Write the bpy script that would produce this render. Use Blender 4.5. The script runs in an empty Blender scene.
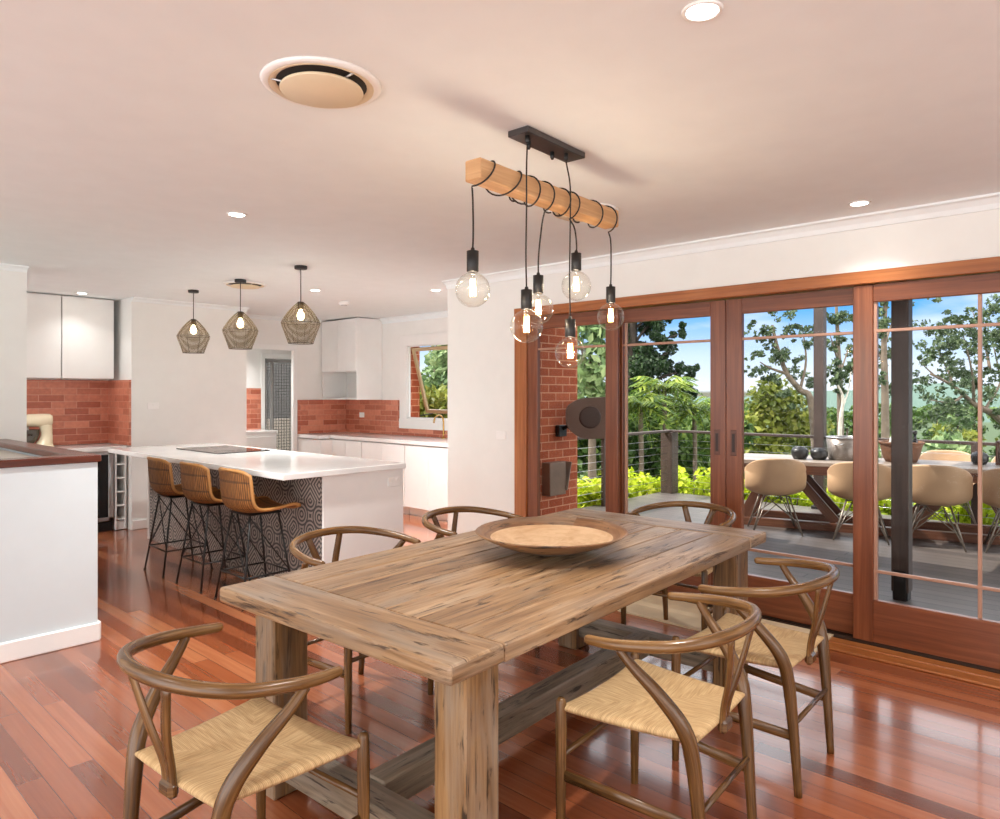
import bpy, bmesh, math, random
from mathutils import Vector, Matrix, Euler
random.seed(7)
PI = math.pi
scene = bpy.context.scene
C = scene.collection

# ------------------------------------------------------------------ colour / material helpers
def s2l(c):
    return c/12.92 if c <= 0.04045 else ((c+0.055)/1.055)**2.4
def rgb(r, g, b):
    return (s2l(r/255), s2l(g/255), s2l(b/255), 1.0)

class NT:
    """tiny node-tree helper"""
    def __init__(self, name):
        self.m = bpy.data.materials.new(name)
        self.m.use_nodes = True
        self.t = self.m.node_tree
        self.n = self.t.nodes
        self.b = self.n['Principled BSDF']
        self.out = self.n['Material Output']
    def add(self, typ, **kw):
        nd = self.n.new(typ)
        for k, v in kw.items():
            setattr(nd, k, v)
        return nd
    def link(self, a, b):
        self.t.links.new(a, b)
    def val(self, sock, v):
        if hasattr(v, 'is_output'):
            self.link(v, sock)
        else:
            sock.default_value = v
    def math(self, op, a, b=None, c=None):
        nd = self.add('ShaderNodeMath', operation=op)
        self.val(nd.inputs[0], a)
        if b is not None: self.val(nd.inputs[1], b)
        if c is not None: self.val(nd.inputs[2], c)
        return nd.outputs[0]
    def vmath(self, op, a, b=None):
        nd = self.add('ShaderNodeVectorMath', operation=op)
        self.val(nd.inputs[0], a)
        if b is not None: self.val(nd.inputs[1], b)
        return nd.outputs[0]
    def uv(self, scale=(1, 1, 1), loc=(0, 0, 0)):
        tc = self.add('ShaderNodeTexCoord')
        mp = self.add('ShaderNodeMapping')
        mp.inputs['Scale'].default_value = scale
        mp.inputs['Location'].default_value = loc
        self.link(tc.outputs['UV'], mp.inputs['Vector'])
        return mp.outputs['Vector']
    def obj(self, scale=(1, 1, 1)):
        tc = self.add('ShaderNodeTexCoord')
        mp = self.add('ShaderNodeMapping')
        mp.inputs['Scale'].default_value = scale
        self.link(tc.outputs['Object'], mp.inputs['Vector'])
        return mp.outputs['Vector']
    def noise(self, vec, scale=5, detail=3, rough=.55, dist=0.0):
        nd = self.add('ShaderNodeTexNoise')
        self.link(vec, nd.inputs['Vector'])
        nd.inputs['Scale'].default_value = scale
        nd.inputs['Detail'].default_value = detail
        nd.inputs['Roughness'].default_value = rough
        nd.inputs['Distortion'].default_value = dist
        return nd.outputs['Fac']
    def ramp(self, fac, stops):
        nd = self.add('ShaderNodeValToRGB')
        cr = nd.color_ramp
        while len(cr.elements) < len(stops):
            cr.elements.new(0.5)
        for e, (p, c) in zip(cr.elements, stops):
            e.position = p; e.color = c
        self.link(fac, nd.inputs[0])
        return nd.outputs['Color']
    def mix(self, fac, a, b, mode='MIX'):
        nd = self.add('ShaderNodeMix', data_type='RGBA', blend_type=mode)
        self.val(nd.inputs[0], fac)
        self.val(nd.inputs[6], a); self.val(nd.inputs[7], b)
        return nd.outputs[2]
    def attr(self, name):
        nd = self.add('ShaderNodeAttribute', attribute_name=name)
        return nd.outputs['Fac']
    def bump(self, h, strength=.3, dist=.01):
        nd = self.add('ShaderNodeBump')
        nd.inputs['Strength'].default_value = strength
        nd.inputs['Distance'].default_value = dist
        self.link(h, nd.inputs['Height'])
        self.link(nd.outputs['Normal'], self.b.inputs['Normal'])
    def base(self, c): self.val(self.b.inputs['Base Color'], c)
    def set(self, rough=None, metal=None, spec=None, coat=None, coat_rough=None):
        if rough is not None: self.val(self.b.inputs['Roughness'], rough)
        if metal is not None: self.b.inputs['Metallic'].default_value = metal
        if spec is not None: self.b.inputs['Specular IOR Level'].default_value = spec
        if coat is not None: self.b.inputs['Coat Weight'].default_value = coat
        if coat_rough is not None: self.b.inputs['Coat Roughness'].default_value = coat_rough

def plain(name, col, rough=.5, metal=0, spec=.5, var=.04, bump=0, bscale=200):
    t = NT(name)
    v = t.obj()
    n = t.noise(v, 6, 3)
    dark = tuple(c*(1-var*2) for c in col[:3])+(1,)
    lite = tuple(min(1, c*(1+var)) for c in col[:3])+(1,)
    t.base(t.ramp(n, [(.3, dark), (.7, lite)]))
    t.set(rough, metal, spec)
    if bump:
        t.bump(t.noise(v, bscale, 2), bump, .002)
    return t.m

def wood(name, dark, mid, lite, su=3, sv=60, rough=.45, tone=.25, bump=.15, spec=.5, knots=False, coat=None):
    """grain runs along U; a per-face 'tone' attribute shifts each board"""
    t = NT(name)
    off = t.attr('tone')
    tc = t.add('ShaderNodeTexCoord')
    sep = t.add('ShaderNodeCombineXYZ')
    t.link(t.math('MULTIPLY', off, 37.0), sep.inputs[0]); t.link(t.math('MULTIPLY', off, 91.0), sep.inputs[1])
    uvo = t.vmath('ADD', tc.outputs['UV'], sep.outputs[0])
    mp = t.add('ShaderNodeMapping'); mp.inputs['Scale'].default_value = (su, sv, 1)
    t.link(uvo, mp.inputs['Vector'])
    n1 = t.noise(mp.outputs['Vector'], 1.0, 5, .62, .6)
    mp2 = t.add('ShaderNodeMapping'); mp2.inputs['Scale'].default_value = (su*.5, sv*.12, 1)
    t.link(uvo, mp2.inputs['Vector'])
    n2 = t.noise(mp2.outputs['Vector'], 1.0, 3, .5, 1.2)
    f = t.math('ADD', t.math('MULTIPLY', n1, .6), t.math('MULTIPLY', n2, .4))
    f = t.math('ADD', f, t.math('MULTIPLY', t.math('SUBTRACT', off, .5), tone))
    col = t.ramp(f, [(.3, dark), (.5, mid), (.68, lite)])
    if knots:
        mp3 = t.add('ShaderNodeMapping'); mp3.inputs['Scale'].default_value = (su*.9, sv*.35, 1)
        t.link(uvo, mp3.inputs['Vector'])
        n3 = t.noise(mp3.outputs['Vector'], 1.0, 6, .7, .8)
        crack = t.ramp(n3, [(.33, (0, 0, 0, 1)), (.41, (1, 1, 1, 1))])
        col = t.mix(crack, tuple(c*.35 for c in dark[:3])+(1,), col)
        mp4 = t.add('ShaderNodeMapping'); mp4.inputs['Scale'].default_value = (su*2.2, sv*.9, 1)
        t.link(uvo, mp4.inputs['Vector'])
        n4 = t.noise(mp4.outputs['Vector'], 1.0, 4, .65, .5)
        fine = t.ramp(n4, [(.34, (0, 0, 0, 1)), (.42, (1, 1, 1, 1))])
        mp5 = t.add('ShaderNodeMapping'); mp5.inputs['Scale'].default_value = (1.6, 7, 1)
        t.link(uvo, mp5.inputs['Vector'])
        n5 = t.noise(mp5.outputs['Vector'], 1.0, 4, .6, .6)
        grey = t.ramp(n5, [(.48, (0, 0, 0, 1)), (.68, (.6, .6, .6, 1))])
        col = t.mix(grey, col, (.30, .25, .195, 1))
        col = t.mix(fine, tuple(c*.55 for c in dark[:3])+(1,), col)
        f = t.math('ADD', t.math('MULTIPLY', n1, .5), t.math('MULTIPLY_ADD', fine, .4, crack))
    t.base(col); t.set(rough, spec=spec, coat=coat, coat_rough=.1 if coat else None)
    if bump: t.bump(f, bump, .003)
    return t.m

def brickmat(name, c1, c2, mortar, bw=.23, bh=.076, ms=.006, rough=.6, bump=.4, spec=.3):
    t = NT(name)
    br = t.add('ShaderNodeTexBrick')
    t.link(t.uv(), br.inputs['Vector'])
    br.inputs['Scale'].default_value = 1
    br.inputs['Brick Width'].default_value = bw
    br.inputs['Row Height'].default_value = bh
    br.inputs['Mortar Size'].default_value = ms
    br.inputs['Mortar Smooth'].default_value = .2
    br.inputs['Bias'].default_value = 0
    br.inputs['Color1'].default_value = c1
    br.inputs['Color2'].default_value = c2
    br.inputs['Mortar'].default_value = mortar
    n = t.noise(t.uv((1, 1, 1)), 25, 3)
    t.base(t.mix(.35, br.outputs['Color'], t.mix(n, (.1, .1, .1, 1), (1, 1, 1, 1)), 'OVERLAY'))
    t.set(rough, spec=spec)
    t.bump(t.math('SUBTRACT', t.math('MULTIPLY', n, .2), br.outputs['Fac']), bump, .004)
    return t.m

def emitter(name, col, strength):
    t = NT(name)
    t.b.inputs['Base Color'].default_value = col
    t.b.inputs['Emission Color'].default_value = col
    t.b.inputs['Emission Strength'].default_value = strength
    return t.m

def see_through(name, tint=(1, 1, 1, 1), gloss=.06, rough=.02, edge=False, fr=.35, body=None, body_amt=0.0):
    """thin glass: transparent + clear reflection (more at the rim of curved glass)"""
    t = NT(name)
    t.n.remove(t.b)
    tr = t.add('ShaderNodeBsdfTransparent'); tr.inputs[0].default_value = tint
    gl = t.add('ShaderNodeBsdfGlossy'); gl.inputs['Roughness'].default_value = rough
    mx = t.add('ShaderNodeMixShader')
    lw = t.add('ShaderNodeLayerWeight'); lw.inputs['Blend'].default_value = .35 if edge else .2
    f = t.math('MULTIPLY_ADD', lw.outputs['Facing' if edge else 'Fresnel'], .75 if edge else fr, gloss)
    if edge: f = t.math('POWER', f, 1.6)
    t.link(f, mx.inputs[0]); t.link(tr.outputs[0], mx.inputs[1]); t.link(gl.outputs[0], mx.inputs[2])
    sh = mx.outputs[0]
    if body:
        df = t.add('ShaderNodeBsdfDiffuse'); df.inputs[0].default_value = body
        m2 = t.add('ShaderNodeMixShader'); m2.inputs[0].default_value = body_amt
        t.link(sh, m2.inputs[1]); t.link(df.outputs[0], m2.inputs[2]); sh = m2.outputs[0]
    t.link(sh, t.out.inputs[0])
    return t.m

# ------------------------------------------------------------------ mesh builder
class MB:
    def __init__(self):
        self.v = []; self.f = []; self.uv = []; self.tone = []; self.sm = []; self.mi = []
    def add(self, verts, faces, uvs, tone=.5, smooth=False, mi=0):
        b = len(self.v)
        self.v += [tuple(p) for p in verts]
        for fc, u in zip(faces, uvs):
            self.f.append(tuple(b+i for i in fc)); self.uv.append(u)
            self.tone.append(tone); self.sm.append(smooth); self.mi.append(mi)
        return self
    def box(self, cx, cy, cz, sx, sy, sz, bev=.004, grain=None, rot=None, tone=None, seg=1, mi=0, taper=None):
        """axis box about its centre; rot = Euler tuple or Matrix; grain axis 0/1/2"""
        if grain is None:
            grain = max(range(3), key=lambda i: (sx, sy, sz)[i])
        bm = bmesh.new()
        bmesh.ops.create_cube(bm, size=1)
        for v in bm.verts:
            v.co = Vector((v.co.x*sx, v.co.y*sy, v.co.z*sz))
            if taper and v.co.z < 0:
                v.co.x *= taper; v.co.y *= taper
        if bev > 0:
            bmesh.ops.bevel(bm, geom=bm.edges[:], offset=min(bev, min(sx, sy, sz)*.45), segments=seg, affect='EDGES', profile=.5)
        bm.normal_update()
        R = Matrix.Identity(3) if rot is None else (rot if isinstance(rot, Matrix) else Euler(rot).to_matrix())
        o = Vector((cx, cy, cz))
        oth = [i for i in range(3) if i != grain]
        W = (cx, cy, cz)
        verts = [R @ v.co + o for v in bm.verts]
        faces = []; uvs = []
        for f in bm.faces:
            faces.append([v.index for v in f.verts])
            n = f.normal; ax = max(range(3), key=lambda i: abs(n[i]))
            if ax == grain:
                a, b_ = oth
            else:
                a = grain; b_ = [i for i in range(3) if i not in (ax, grain)][0]
            uvs.append([(v.co[a]+W[a], v.co[b_]+W[b_]) for v in f.verts])
        bm.free()
        return self.add(verts, faces, uvs, random.random() if tone is None else tone, bev > .012 and seg > 1, mi)
    def tube(self, pts, r, n=10, caps=True, flat=1.0, up=None, tone=None, mi=0, smooth=True, round_end=False):
        """tube along pts; r number or list; flat scales the binormal radius"""
        pts = [Vector(p) for p in pts]
        N = len(pts)
        rr = [r]*N if isinstance(r, (int, float)) else list(r)
        if round_end:
            d0 = (pts[0]-pts[1]).normalized(); d1 = (pts[-1]-pts[-2]).normalized()
            a, b = rr[0], rr[-1]
            pre = [(pts[0]+d0*a*.75, a*.55), (pts[0]+d0*a*.4, a*.88)]
            post = [(pts[-1]+d1*b*.4, b*.88), (pts[-1]+d1*b*.75, b*.55)]
            pts = [p for p, _ in pre]+pts+[p for p, _ in post]
            rr = [q for _, q in pre]+rr+[q for _, q in post]
            N = len(pts)
        T = []
        for i in range(N):
            d = pts[min(i+1, N-1)]-pts[max(i-1, 0)]
            T.append(d.normalized() if d.length > 1e-9 else Vector((0, 0, 1)))
        nrm = Vector(up) if up else (Vector((0, 0, 1)) if abs(T[0].z) < .9 else Vector((0, 1, 0)))
        nrm = (nrm - T[0]*nrm.dot(T[0])).normalized()
        vs = []; L = 0; us = []
        for i in range(N):
            if i:
                L += (pts[i]-pts[i-1]).length
                if up:
                    q = Vector(up); q = q - T[i]*q.dot(T[i])
                    if q.length > 1e-4: nrm = q.normalized()
                else:
                    nrm = (nrm - T[i]*nrm.dot(T[i])).normalized()
            bn = T[i].cross(nrm)
            us.append(L)
            for k in range(n):
                a = 2*PI*k/n
                vs.append(pts[i] + nrm*math.cos(a)*rr[i] + bn*math.sin(a)*rr[i]*flat)
        fs = []; uvs = []
        R0 = max(rr)*2*PI
        for i in range(N-1):
            for k in range(n):
                k2 = (k+1) % n
                fs.append((i*n+k, i*n+k2, (i+1)*n+k2, (i+1)*n+k))
                uvs.append([(us[i], k/n*R0), (us[i], (k+1)/n*R0), (us[i+1], (k+1)/n*R0), (us[i+1], k/n*R0)])
        if caps:
            fs.append(tuple(range(n))[::-1]); uvs.append([(vs[k].x, vs[k].y) for k in range(n)][::-1])
            fs.append(tuple((N-1)*n+k for k in range(n))); uvs.append([(vs[(N-1)*n+k].x, vs[(N-1)*n+k].y) for k in range(n)])
        return self.add(vs, fs, uvs, random.random() if tone is None else tone, smooth, mi)
    def lathe(self, prof, n=32, center=(0, 0, 0), tone=None, mi=0, smooth=True, sx=1, sy=1, rot=None):
        """prof list of (r,z), revolved about z"""
        vs = []; fs = []; uvs = []
        R = Matrix.Identity(3) if rot is None else Euler(rot).to_matrix()
        o = Vector(center)
        rings = []; L = 0; ls = []
        for i, (r, z) in enumerate(prof):
            if i: L += math.hypot(r-prof[i-1][0], z-prof[i-1][1])
            ls.append(L)
            if r < 1e-6:
                rings.append([len(vs)]); vs.append(R @ Vector((0, 0, z)) + o)
            else:
                rings.append(list(range(len(vs), len(vs)+n)))
                for k in range(n):
                    a = 2*PI*k/n
                    vs.append(R @ Vector((r*math.cos(a)*sx, r*math.sin(a)*sy, z)) + o)
        mr = max(r for r, _ in prof)*2*PI
        for i in range(len(prof)-1):
            A, B = rings[i], rings[i+1]
            for k in range(n):
                k2 = (k+1) % n
                u0, u1 = k/n*mr, (k+1)/n*mr
                if len(A) == 1 and len(B) == 1: continue
                if len(A) == 1:
                    fs.append((A[0], B[k2], B[k])); uvs.append([(u0, ls[i]), (u1, ls[i+1]), (u0, ls[i+1])])
                elif len(B) == 1:
                    fs.append((A[k], A[k2], B[0])); uvs.append([(u0, ls[i]), (u1, ls[i]), (u0, ls[i+1])])
                else:
                    fs.append((A[k], A[k2], B[k2], B[k])); uvs.append([(u0, ls[i]), (u1, ls[i]), (u1, ls[i+1]), (u0, ls[i+1])])
        return self.add(vs, fs, uvs, random.random() if tone is None else tone, smooth, mi)
    def grid(self, fn, nu, nv, uvfn=None, tone=None, smooth=True, mi=0):
        vs = []; fs = []; uvs = []
        for j in range(nv+1):
            for i in range(nu+1):
                vs.append(Vector(fn(i/nu, j/nv)))
        for j in range(nv):
            for i in range(nu):
                q = (j*(nu+1)+i, j*(nu+1)+i+1, (j+1)*(nu+1)+i+1, (j+1)*(nu+1)+i)
                fs.append(q)
                P = [(i/nu, j/nv), ((i+1)/nu, j/nv), ((i+1)/nu, (j+1)/nv), (i/nu, (j+1)/nv)]
                if uvfn:
                    c = ((i+.5)/nu, (j+.5)/nv)
                    uvs.append([uvfn(p, c) for p in P])
                else:
                    uvs.append(P)
        return self.add(vs, fs, uvs, random.random() if tone is None else tone, smooth, mi)
    def prism(self, poly, z0, z1, M=None, tone=None, mi=0):
        """polygon (x,y list) extruded z0..z1, M = Matrix 4x4"""
        M = M or Matrix.Identity(4)
        n = len(poly)
        vs = [M @ Vector((x, y, z0)) for x, y in poly]+[M @ Vector((x, y, z1)) for x, y in poly]
        fs = [tuple(range(n))[::-1], tuple(range(n, 2*n))]
        uvs = [[poly[i] for i in range(n)][::-1], list(poly)]
        L = 0
        for i in range(n):
            j = (i+1) % n
            d = math.hypot(poly[j][0]-poly[i][0], poly[j][1]-poly[i][1])
            fs.append((i, j, n+j, n+i)); uvs.append([(L, z0), (L+d, z0), (L+d, z1), (L, z1)]); L += d
        return self.add(vs, fs, uvs, random.random() if tone is None else tone, False, mi)
    def build(self, name, mat, parent=None, loc=None, rotz=None):
        me = bpy.data.meshes.new(name)
        me.from_pydata(self.v, [], self.f)
        ul = me.uv_layers.new(name='UVMap')
        flat = [c for u in self.uv for p in u for c in p]
        ul.data.foreach_set('uv', flat)
        at = me.attributes.new('tone', 'FLOAT', 'FACE')
        at.data.foreach_set('value', self.tone)
        me.polygons.foreach_set('use_smooth', self.sm)
        mats = mat if isinstance(mat, (list, tuple)) else [mat]
        for m in mats: me.materials.append(m)
        me.polygons.foreach_set('material_index', self.mi)
        me.update()
        o = bpy.data.objects.new(name, me)
        C.objects.link(o)
        if parent is not None: o.parent = parent
        if loc is not None: o.location = loc
        if rotz is not None: o.rotation_euler = (0, 0, rotz)
        return o

def tag(o, label=None, cat=None, group=None, kind=None):
    if label: o['label'] = label
    if cat: o['category'] = cat
    if group: o['group'] = group
    if kind: o['kind'] = kind
    return o
def thing(name, label, cat, loc=(0, 0, 0), rotz=0, group=None):
    o = bpy.data.objects.new(name, None); C.objects.link(o)
    o.empty_display_size = .05
    o.location = loc; o.rotation_euler = (0, 0, rotz)
    return tag(o, label, cat, group)
def struct(name, mb, mat):
    return tag(mb.build(name, mat), kind='structure')
def dup(root, loc=None, rotz=None, label=None):
    def cp(o, par):
        c = o.copy(); C.objects.link(c)
        if par is not None: c.parent = par
        for ch in list(o.children): cp(ch, c)
        return c
    r = cp(root, None)
    if loc is not None: r.location = loc
    if rotz is not None: r.rotation_euler = (0, 0, rotz)
    if label: r['label'] = label
    return r
def curve(pts, n=8):
    """Catmull-Rom through pts"""
    P = [Vector(p) for p in pts]
    out = []
    for i in range(len(P)-1):
        p0 = P[i-1] if i else P[0]*2-P[1]
        p3 = P[i+2] if i+2 < len(P) else P[-1]*2-P[-2]
        p1, p2 = P[i], P[i+1]
        for k in range(n):
            t = k/n
            out.append(.5*((2*p1)+(p2-p0)*t+(2*p0-5*p1+4*p2-p3)*t*t+(3*p1-p0-3*p2+p3)*t**3))
    out.append(P[-1])
    return out
def lerpr(keys, n):
    """piecewise-linear radii resampled to n values"""
    out = []
    for i in range(n):
        t = i/(n-1)*(len(keys)-1); k = min(int(t), len(keys)-2); f = t-k
        out.append(keys[k]*(1-f)+keys[k+1]*f)
    return out

# ------------------------------------------------------------------ materials
WALL = plain('white wall paint', rgb(234, 235, 232), .75, var=.01, spec=.25)
WALLW = plain('warm white wall paint', rgb(238, 238, 235), .75, var=.01, spec=.25)
HALFW = plain('cool white half wall paint', rgb(206, 216, 220), .7, var=.01, spec=.25)
CEIL = plain('ceiling paint', rgb(238, 244, 246), .85, var=.01, spec=.2)
WHITEG = plain('white satin cabinet', rgb(238, 238, 236), .3, var=.01)
TRIMW = plain('white gloss trim', rgb(240, 240, 238), .35, var=.01)
STONE = plain('pale stone worktop', rgb(236, 236, 234), .12, var=.02)
BLACKM = plain('black powder coated metal', rgb(24, 23, 23), .45, var=.05)
CHROME = plain('brushed steel', rgb(190, 190, 192), .28, 1, var=.05)
DARKG = plain('dark glass', rgb(16, 17, 19), .05, var=.02)
BRASS = plain('brushed brass', rgb(196, 160, 96), .25, 1, var=.04)
CREAM = plain('cream enamel', rgb(232, 220, 190), .2, var=.02)
GLASS = see_through('window glass', (1, 1, 1, 1), .0, fr=.16)
BULBG = see_through('clear bulb glass', (1, .985, .95, 1), .02, .01, edge=True)
FILAM = emitter('glowing filament', (1.0, .62, .22, 1), 26)
LEDM = emitter('downlight lens', (1.0, .95, .86, 1), 18)
CHAIRW = wood('walnut chair timber', rgb(46, 30, 14), rgb(94, 64, 32), rgb(136, 100, 58), 4, 90, .27, .12, .05)
TABLEW = wood('weathered reclaimed timber', rgb(98, 70, 44), rgb(150, 118, 84), rgb(190, 160, 126), 2.2, 46, .42, .2, .7, knots=True)
LEGW = wood('reclaimed leg timber', rgb(74, 52, 28), rgb(126, 92, 54), rgb(164, 128, 84), 2.2, 55, .55, .15, .5, knots=True)
RAILW = wood('grey weathered stretcher timber', rgb(78, 66, 52), rgb(122, 106, 86), rgb(160, 142, 118), 2.2, 50, .6, .15, .6, knots=True)
DOORW = wood('oiled red door timber', rgb(86, 43, 22), rgb(118, 63, 35), rgb(142, 84, 52), 1.5, 45, .3, .1, .04)
HEADW = wood('oiled honey timber', rgb(126, 70, 32), rgb(160, 95, 48), rgb(184, 118, 66), 1.5, 45, .3, .1, .04)
CAPW = wood('dark jarrah capping', rgb(62, 26, 16), rgb(96, 44, 28), rgb(120, 60, 38), 1.5, 45, .25, .1, .04)
BEAMW = wood('pale pine beam', rgb(172, 128, 84), rgb(200, 156, 110), rgb(220, 182, 138), 2, 40, .5, .15, .1)
OUTW = wood('dark oiled outdoor timber', rgb(56, 30, 20), rgb(92, 54, 36), rgb(124, 80, 56), 1.5, 40, .4, .2, .1)
POSTW = wood('dark stained verandah post', rgb(44, 34, 30), rgb(66, 52, 46), rgb(86, 70, 62), 1.5, 30, .55, .1, .1)

def floor_mat():
    t = NT('polished brush box boards')
    br = t.add('ShaderNodeTexBrick')
    t.link(t.uv(), br.inputs['Vector'])
    br.offset = .37; br.offset_frequency = 2
    for k, v in (('Scale', 1), ('Brick Width', 1.9), ('Row Height', .088), ('Mortar Size', .0012), ('Mortar Smooth', .1), ('Bias', 0)):
        br.inputs[k].default_value = v
    br.inputs['Color1'].default_value = (0, 0, 0, 1); br.inputs['Color2'].default_value = (1, 1, 1, 1)
    br.inputs['Mortar'].default_value = (.3, .3, .3, 1)
    sep = t.add('ShaderNodeSeparateColor'); t.link(br.outputs['Color'], sep.inputs[0])
    tone = sep.outputs[0]
    tc = t.add('ShaderNodeTexCoord')
    cmb = t.add('ShaderNodeCombineXYZ'); t.link(t.math('MULTIPLY', tone, 53), cmb.inputs[0])
    uvo = t.vmath('ADD', tc.outputs['UV'], cmb.outputs[0])
    mp = t.add('ShaderNodeMapping'); mp.inputs['Scale'].default_value = (1.2, 38, 1); t.link(uvo, mp.inputs[0])
    n = t.noise(mp.outputs[0], 1, 5, .6, .5)
    f = t.math('ADD', t.math('MULTIPLY', tone, .62), t.math('MULTIPLY', n, .38))
    col = t.ramp(f, [(.1, rgb(90, 42, 23)), (.4, rgb(132, 68, 38)), (.65, rgb(156, 88, 54)), (.92, rgb(188, 124, 84))])
    col = t.mix(t.math('MULTIPLY', br.outputs['Fac'], .65), col, rgb(58, 26, 14))
    t.base(col)
    t.set(t.math('MULTIPLY_ADD', n, .08, .17), spec=.6, coat=.6, coat_rough=.09)
    t.bump(t.math('SUBTRACT', t.math('MULTIPLY', n, .12), br.outputs['Fac']), .06, .002)
    return t.m
FLOORM = floor_mat()

def deck_mat():
    t = NT('weathered deck boards')
    br = t.add('ShaderNodeTexBrick'); t.link(t.uv(), br.inputs['Vector'])
    for k, v in (('Scale', 1), ('Brick Width', 4.2), ('Row Height', .135), ('Mortar Size', .004), ('Mortar Smooth', .1), ('Bias', 0)):
        br.inputs[k].default_value = v
    br.inputs['Color1'].default_value = rgb(76, 70, 68); br.inputs['Color2'].default_value = rgb(100, 92, 88)
    br.inputs['Mortar'].default_value = rgb(30, 26, 24)
    n = t.noise(t.uv((2, 40, 1)), 1, 4, .6)
    t.base(t.mix(.5, br.outputs['Color'], t.mix(n, (.15, .14, .13, 1), (.9, .88, .86, 1)), 'OVERLAY'))
    t.set(.42, spec=.5)
    t.bump(t.math('MULTIPLY', br.outputs['Fac'], -1), .5, .004)
    return t.m
DECKM = deck_mat()

RBRICK = brickmat('red glazed splashback brick', rgb(166, 88, 64), rgb(212, 138, 112), rgb(202, 144, 122), .24, .072, .004, .35, .25, .5)
XBRICK = brickmat('outside red brick', rgb(158, 78, 50), rgb(184, 100, 68), rgb(206, 150, 118), .24, .086, .006, .8, .5, .2)

def tile_mat():
    """grey and black encaustic tiles: rings round the tile corners and a star in the middle"""
    t = NT('patterned encaustic tiles')
    S = .23
    uv = t.uv((1/S, 1/S, 1))
    fr = t.vmath('FRACTION', uv)
    cell = t.vmath('FLOOR', uv)
    wn = t.add('ShaderNodeTexWhiteNoise', noise_dimensions='2D'); t.link(cell, wn.inputs['Vector'])
    c = t.vmath('SUBTRACT', fr, (.5, .5, 0))
    a = t.vmath('ABSOLUTE', c)
    ln = t.add('ShaderNodeVectorMath', operation='DISTANCE'); t.link(a, ln.inputs[0]); ln.inputs[1].default_value = (.5, .5, 0)
    l2 = t.add('ShaderNodeVectorMath', operation='LENGTH'); t.link(c, l2.inputs[0])
    mn = t.math('MINIMUM', ln.outputs['Value'], l2.outputs['Value'])
    rings = t.math('GREATER_THAN', t.math('SINE', t.math('MULTIPLY', mn, 50)), 0)
    sp = t.add('ShaderNodeSeparateXYZ'); t.link(a, sp.inputs[0])
    dia = t.math('ADD', sp.outputs[0], sp.outputs[1])
    star = t.math('GREATER_THAN', t.math('SINE', t.math('MULTIPLY', dia, 38)), .1)
    pick = t.math('GREATER_THAN', wn.outputs['Value'], .62)
    pat = t.math('ADD', t.math('MULTIPLY', rings, t.math('SUBTRACT', 1, pick)), t.math('MULTIPLY', star, pick))
    lite = t.mix(wn.outputs['Value'], rgb(150, 141, 133), rgb(182, 174, 166))
    dark = t.mix(wn.outputs['Value'], rgb(58, 56, 58), rgb(84, 80, 80))
    t.base(t.mix(pat, dark, lite))
    t.set(.4)
    return t.m
TILEM = tile_mat()

def cord_mat():
    t = NT('woven paper cord')
    uv = t.uv()
    sp = t.add('ShaderNodeSeparateXYZ'); t.link(uv, sp.inputs[0])
    s = t.math('SINE', t.math('MULTIPLY', sp.outputs[0], 2*PI/.0045))
    n = t.noise(t.uv((180, 12, 1)), 1, 3)
    f = t.math('MULTIPLY_ADD', s, .12, n)
    t.base(t.ramp(f, [(.2, rgb(150, 120, 80)), (.5, rgb(188, 156, 112)), (.8, rgb(212, 184, 142))]))
    t.set(.7, spec=.25)
    t.bump(s, .3, .0015)
    return t.m
CORD = cord_mat()

def rattan_mat():
    t = NT('woven rattan')
    uv = t.uv()
    sp = t.add('ShaderNodeSeparateXYZ'); t.link(uv, sp.inputs[0])
    su = t.math('SINE', t.math('MULTIPLY', sp.outputs[0], 2*PI/.016))
    sv = t.math('SINE', t.math('MULTIPLY', sp.outputs[1], 2*PI/.11))
    n = t.noise(t.uv((90, 14, 1)), 1, 3)
    f = t.math('ADD', t.math('MULTIPLY_ADD', su, .2, n), t.math('MULTIPLY', t.math('GREATER_THAN', sv, .93), -.3))
    t.base(t.ramp(f, [(.18, rgb(72, 42, 17)), (.5, rgb(130, 82, 36)), (.8, rgb(172, 118, 60))]))
    t.set(.5)
    t.bump(su, .6, .004)
    return t.m
RATTAN = rattan_mat()
RATRIM = plain('rattan rim', rgb(182, 130, 72), .45, var=.1)

def mesh_shade_mat():
    """fine smoke-coloured wire mesh: woven wires with open holes between"""
    t = NT('smoke wire mesh')
    t.n.remove(t.b)
    uv = t.uv()
    sp = t.add('ShaderNodeSeparateXYZ'); t.link(uv, sp.inputs[0])
    a = t.math('ABSOLUTE', t.math('SINE', t.math('MULTIPLY', sp.outputs[0], PI/.006)))
    b = t.math('ABSOLUTE', t.math('SINE', t.math('MULTIPLY', sp.outputs[1], PI/.006)))
    wire = t.math('MAXIMUM', t.math('GREATER_THAN', a, .96), t.math('GREATER_THAN', b, .84))
    tr = t.add('ShaderNodeBsdfTransparent')
    d1 = t.add('ShaderNodeBsdfDiffuse'); d1.inputs[0].default_value = rgb(82, 72, 56)
    d2 = t.add('ShaderNodeBsdfTranslucent'); d2.inputs[0].default_value = rgb(124, 106, 80)
    df = t.add('ShaderNodeMixShader'); df.inputs[0].default_value = .4; t.link(d1.outputs[0], df.inputs[1]); t.link(d2.outputs[0], df.inputs[2])
    mx = t.add('ShaderNodeMixShader'); t.link(wire, mx.inputs[0]); t.link(tr.outputs[0], mx.inputs[1]); t.link(df.outputs[0], mx.inputs[2])
    t.link(mx.outputs[0], t.out.inputs[0])
    return t.m
MESHM = mesh_shade_mat()

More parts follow.
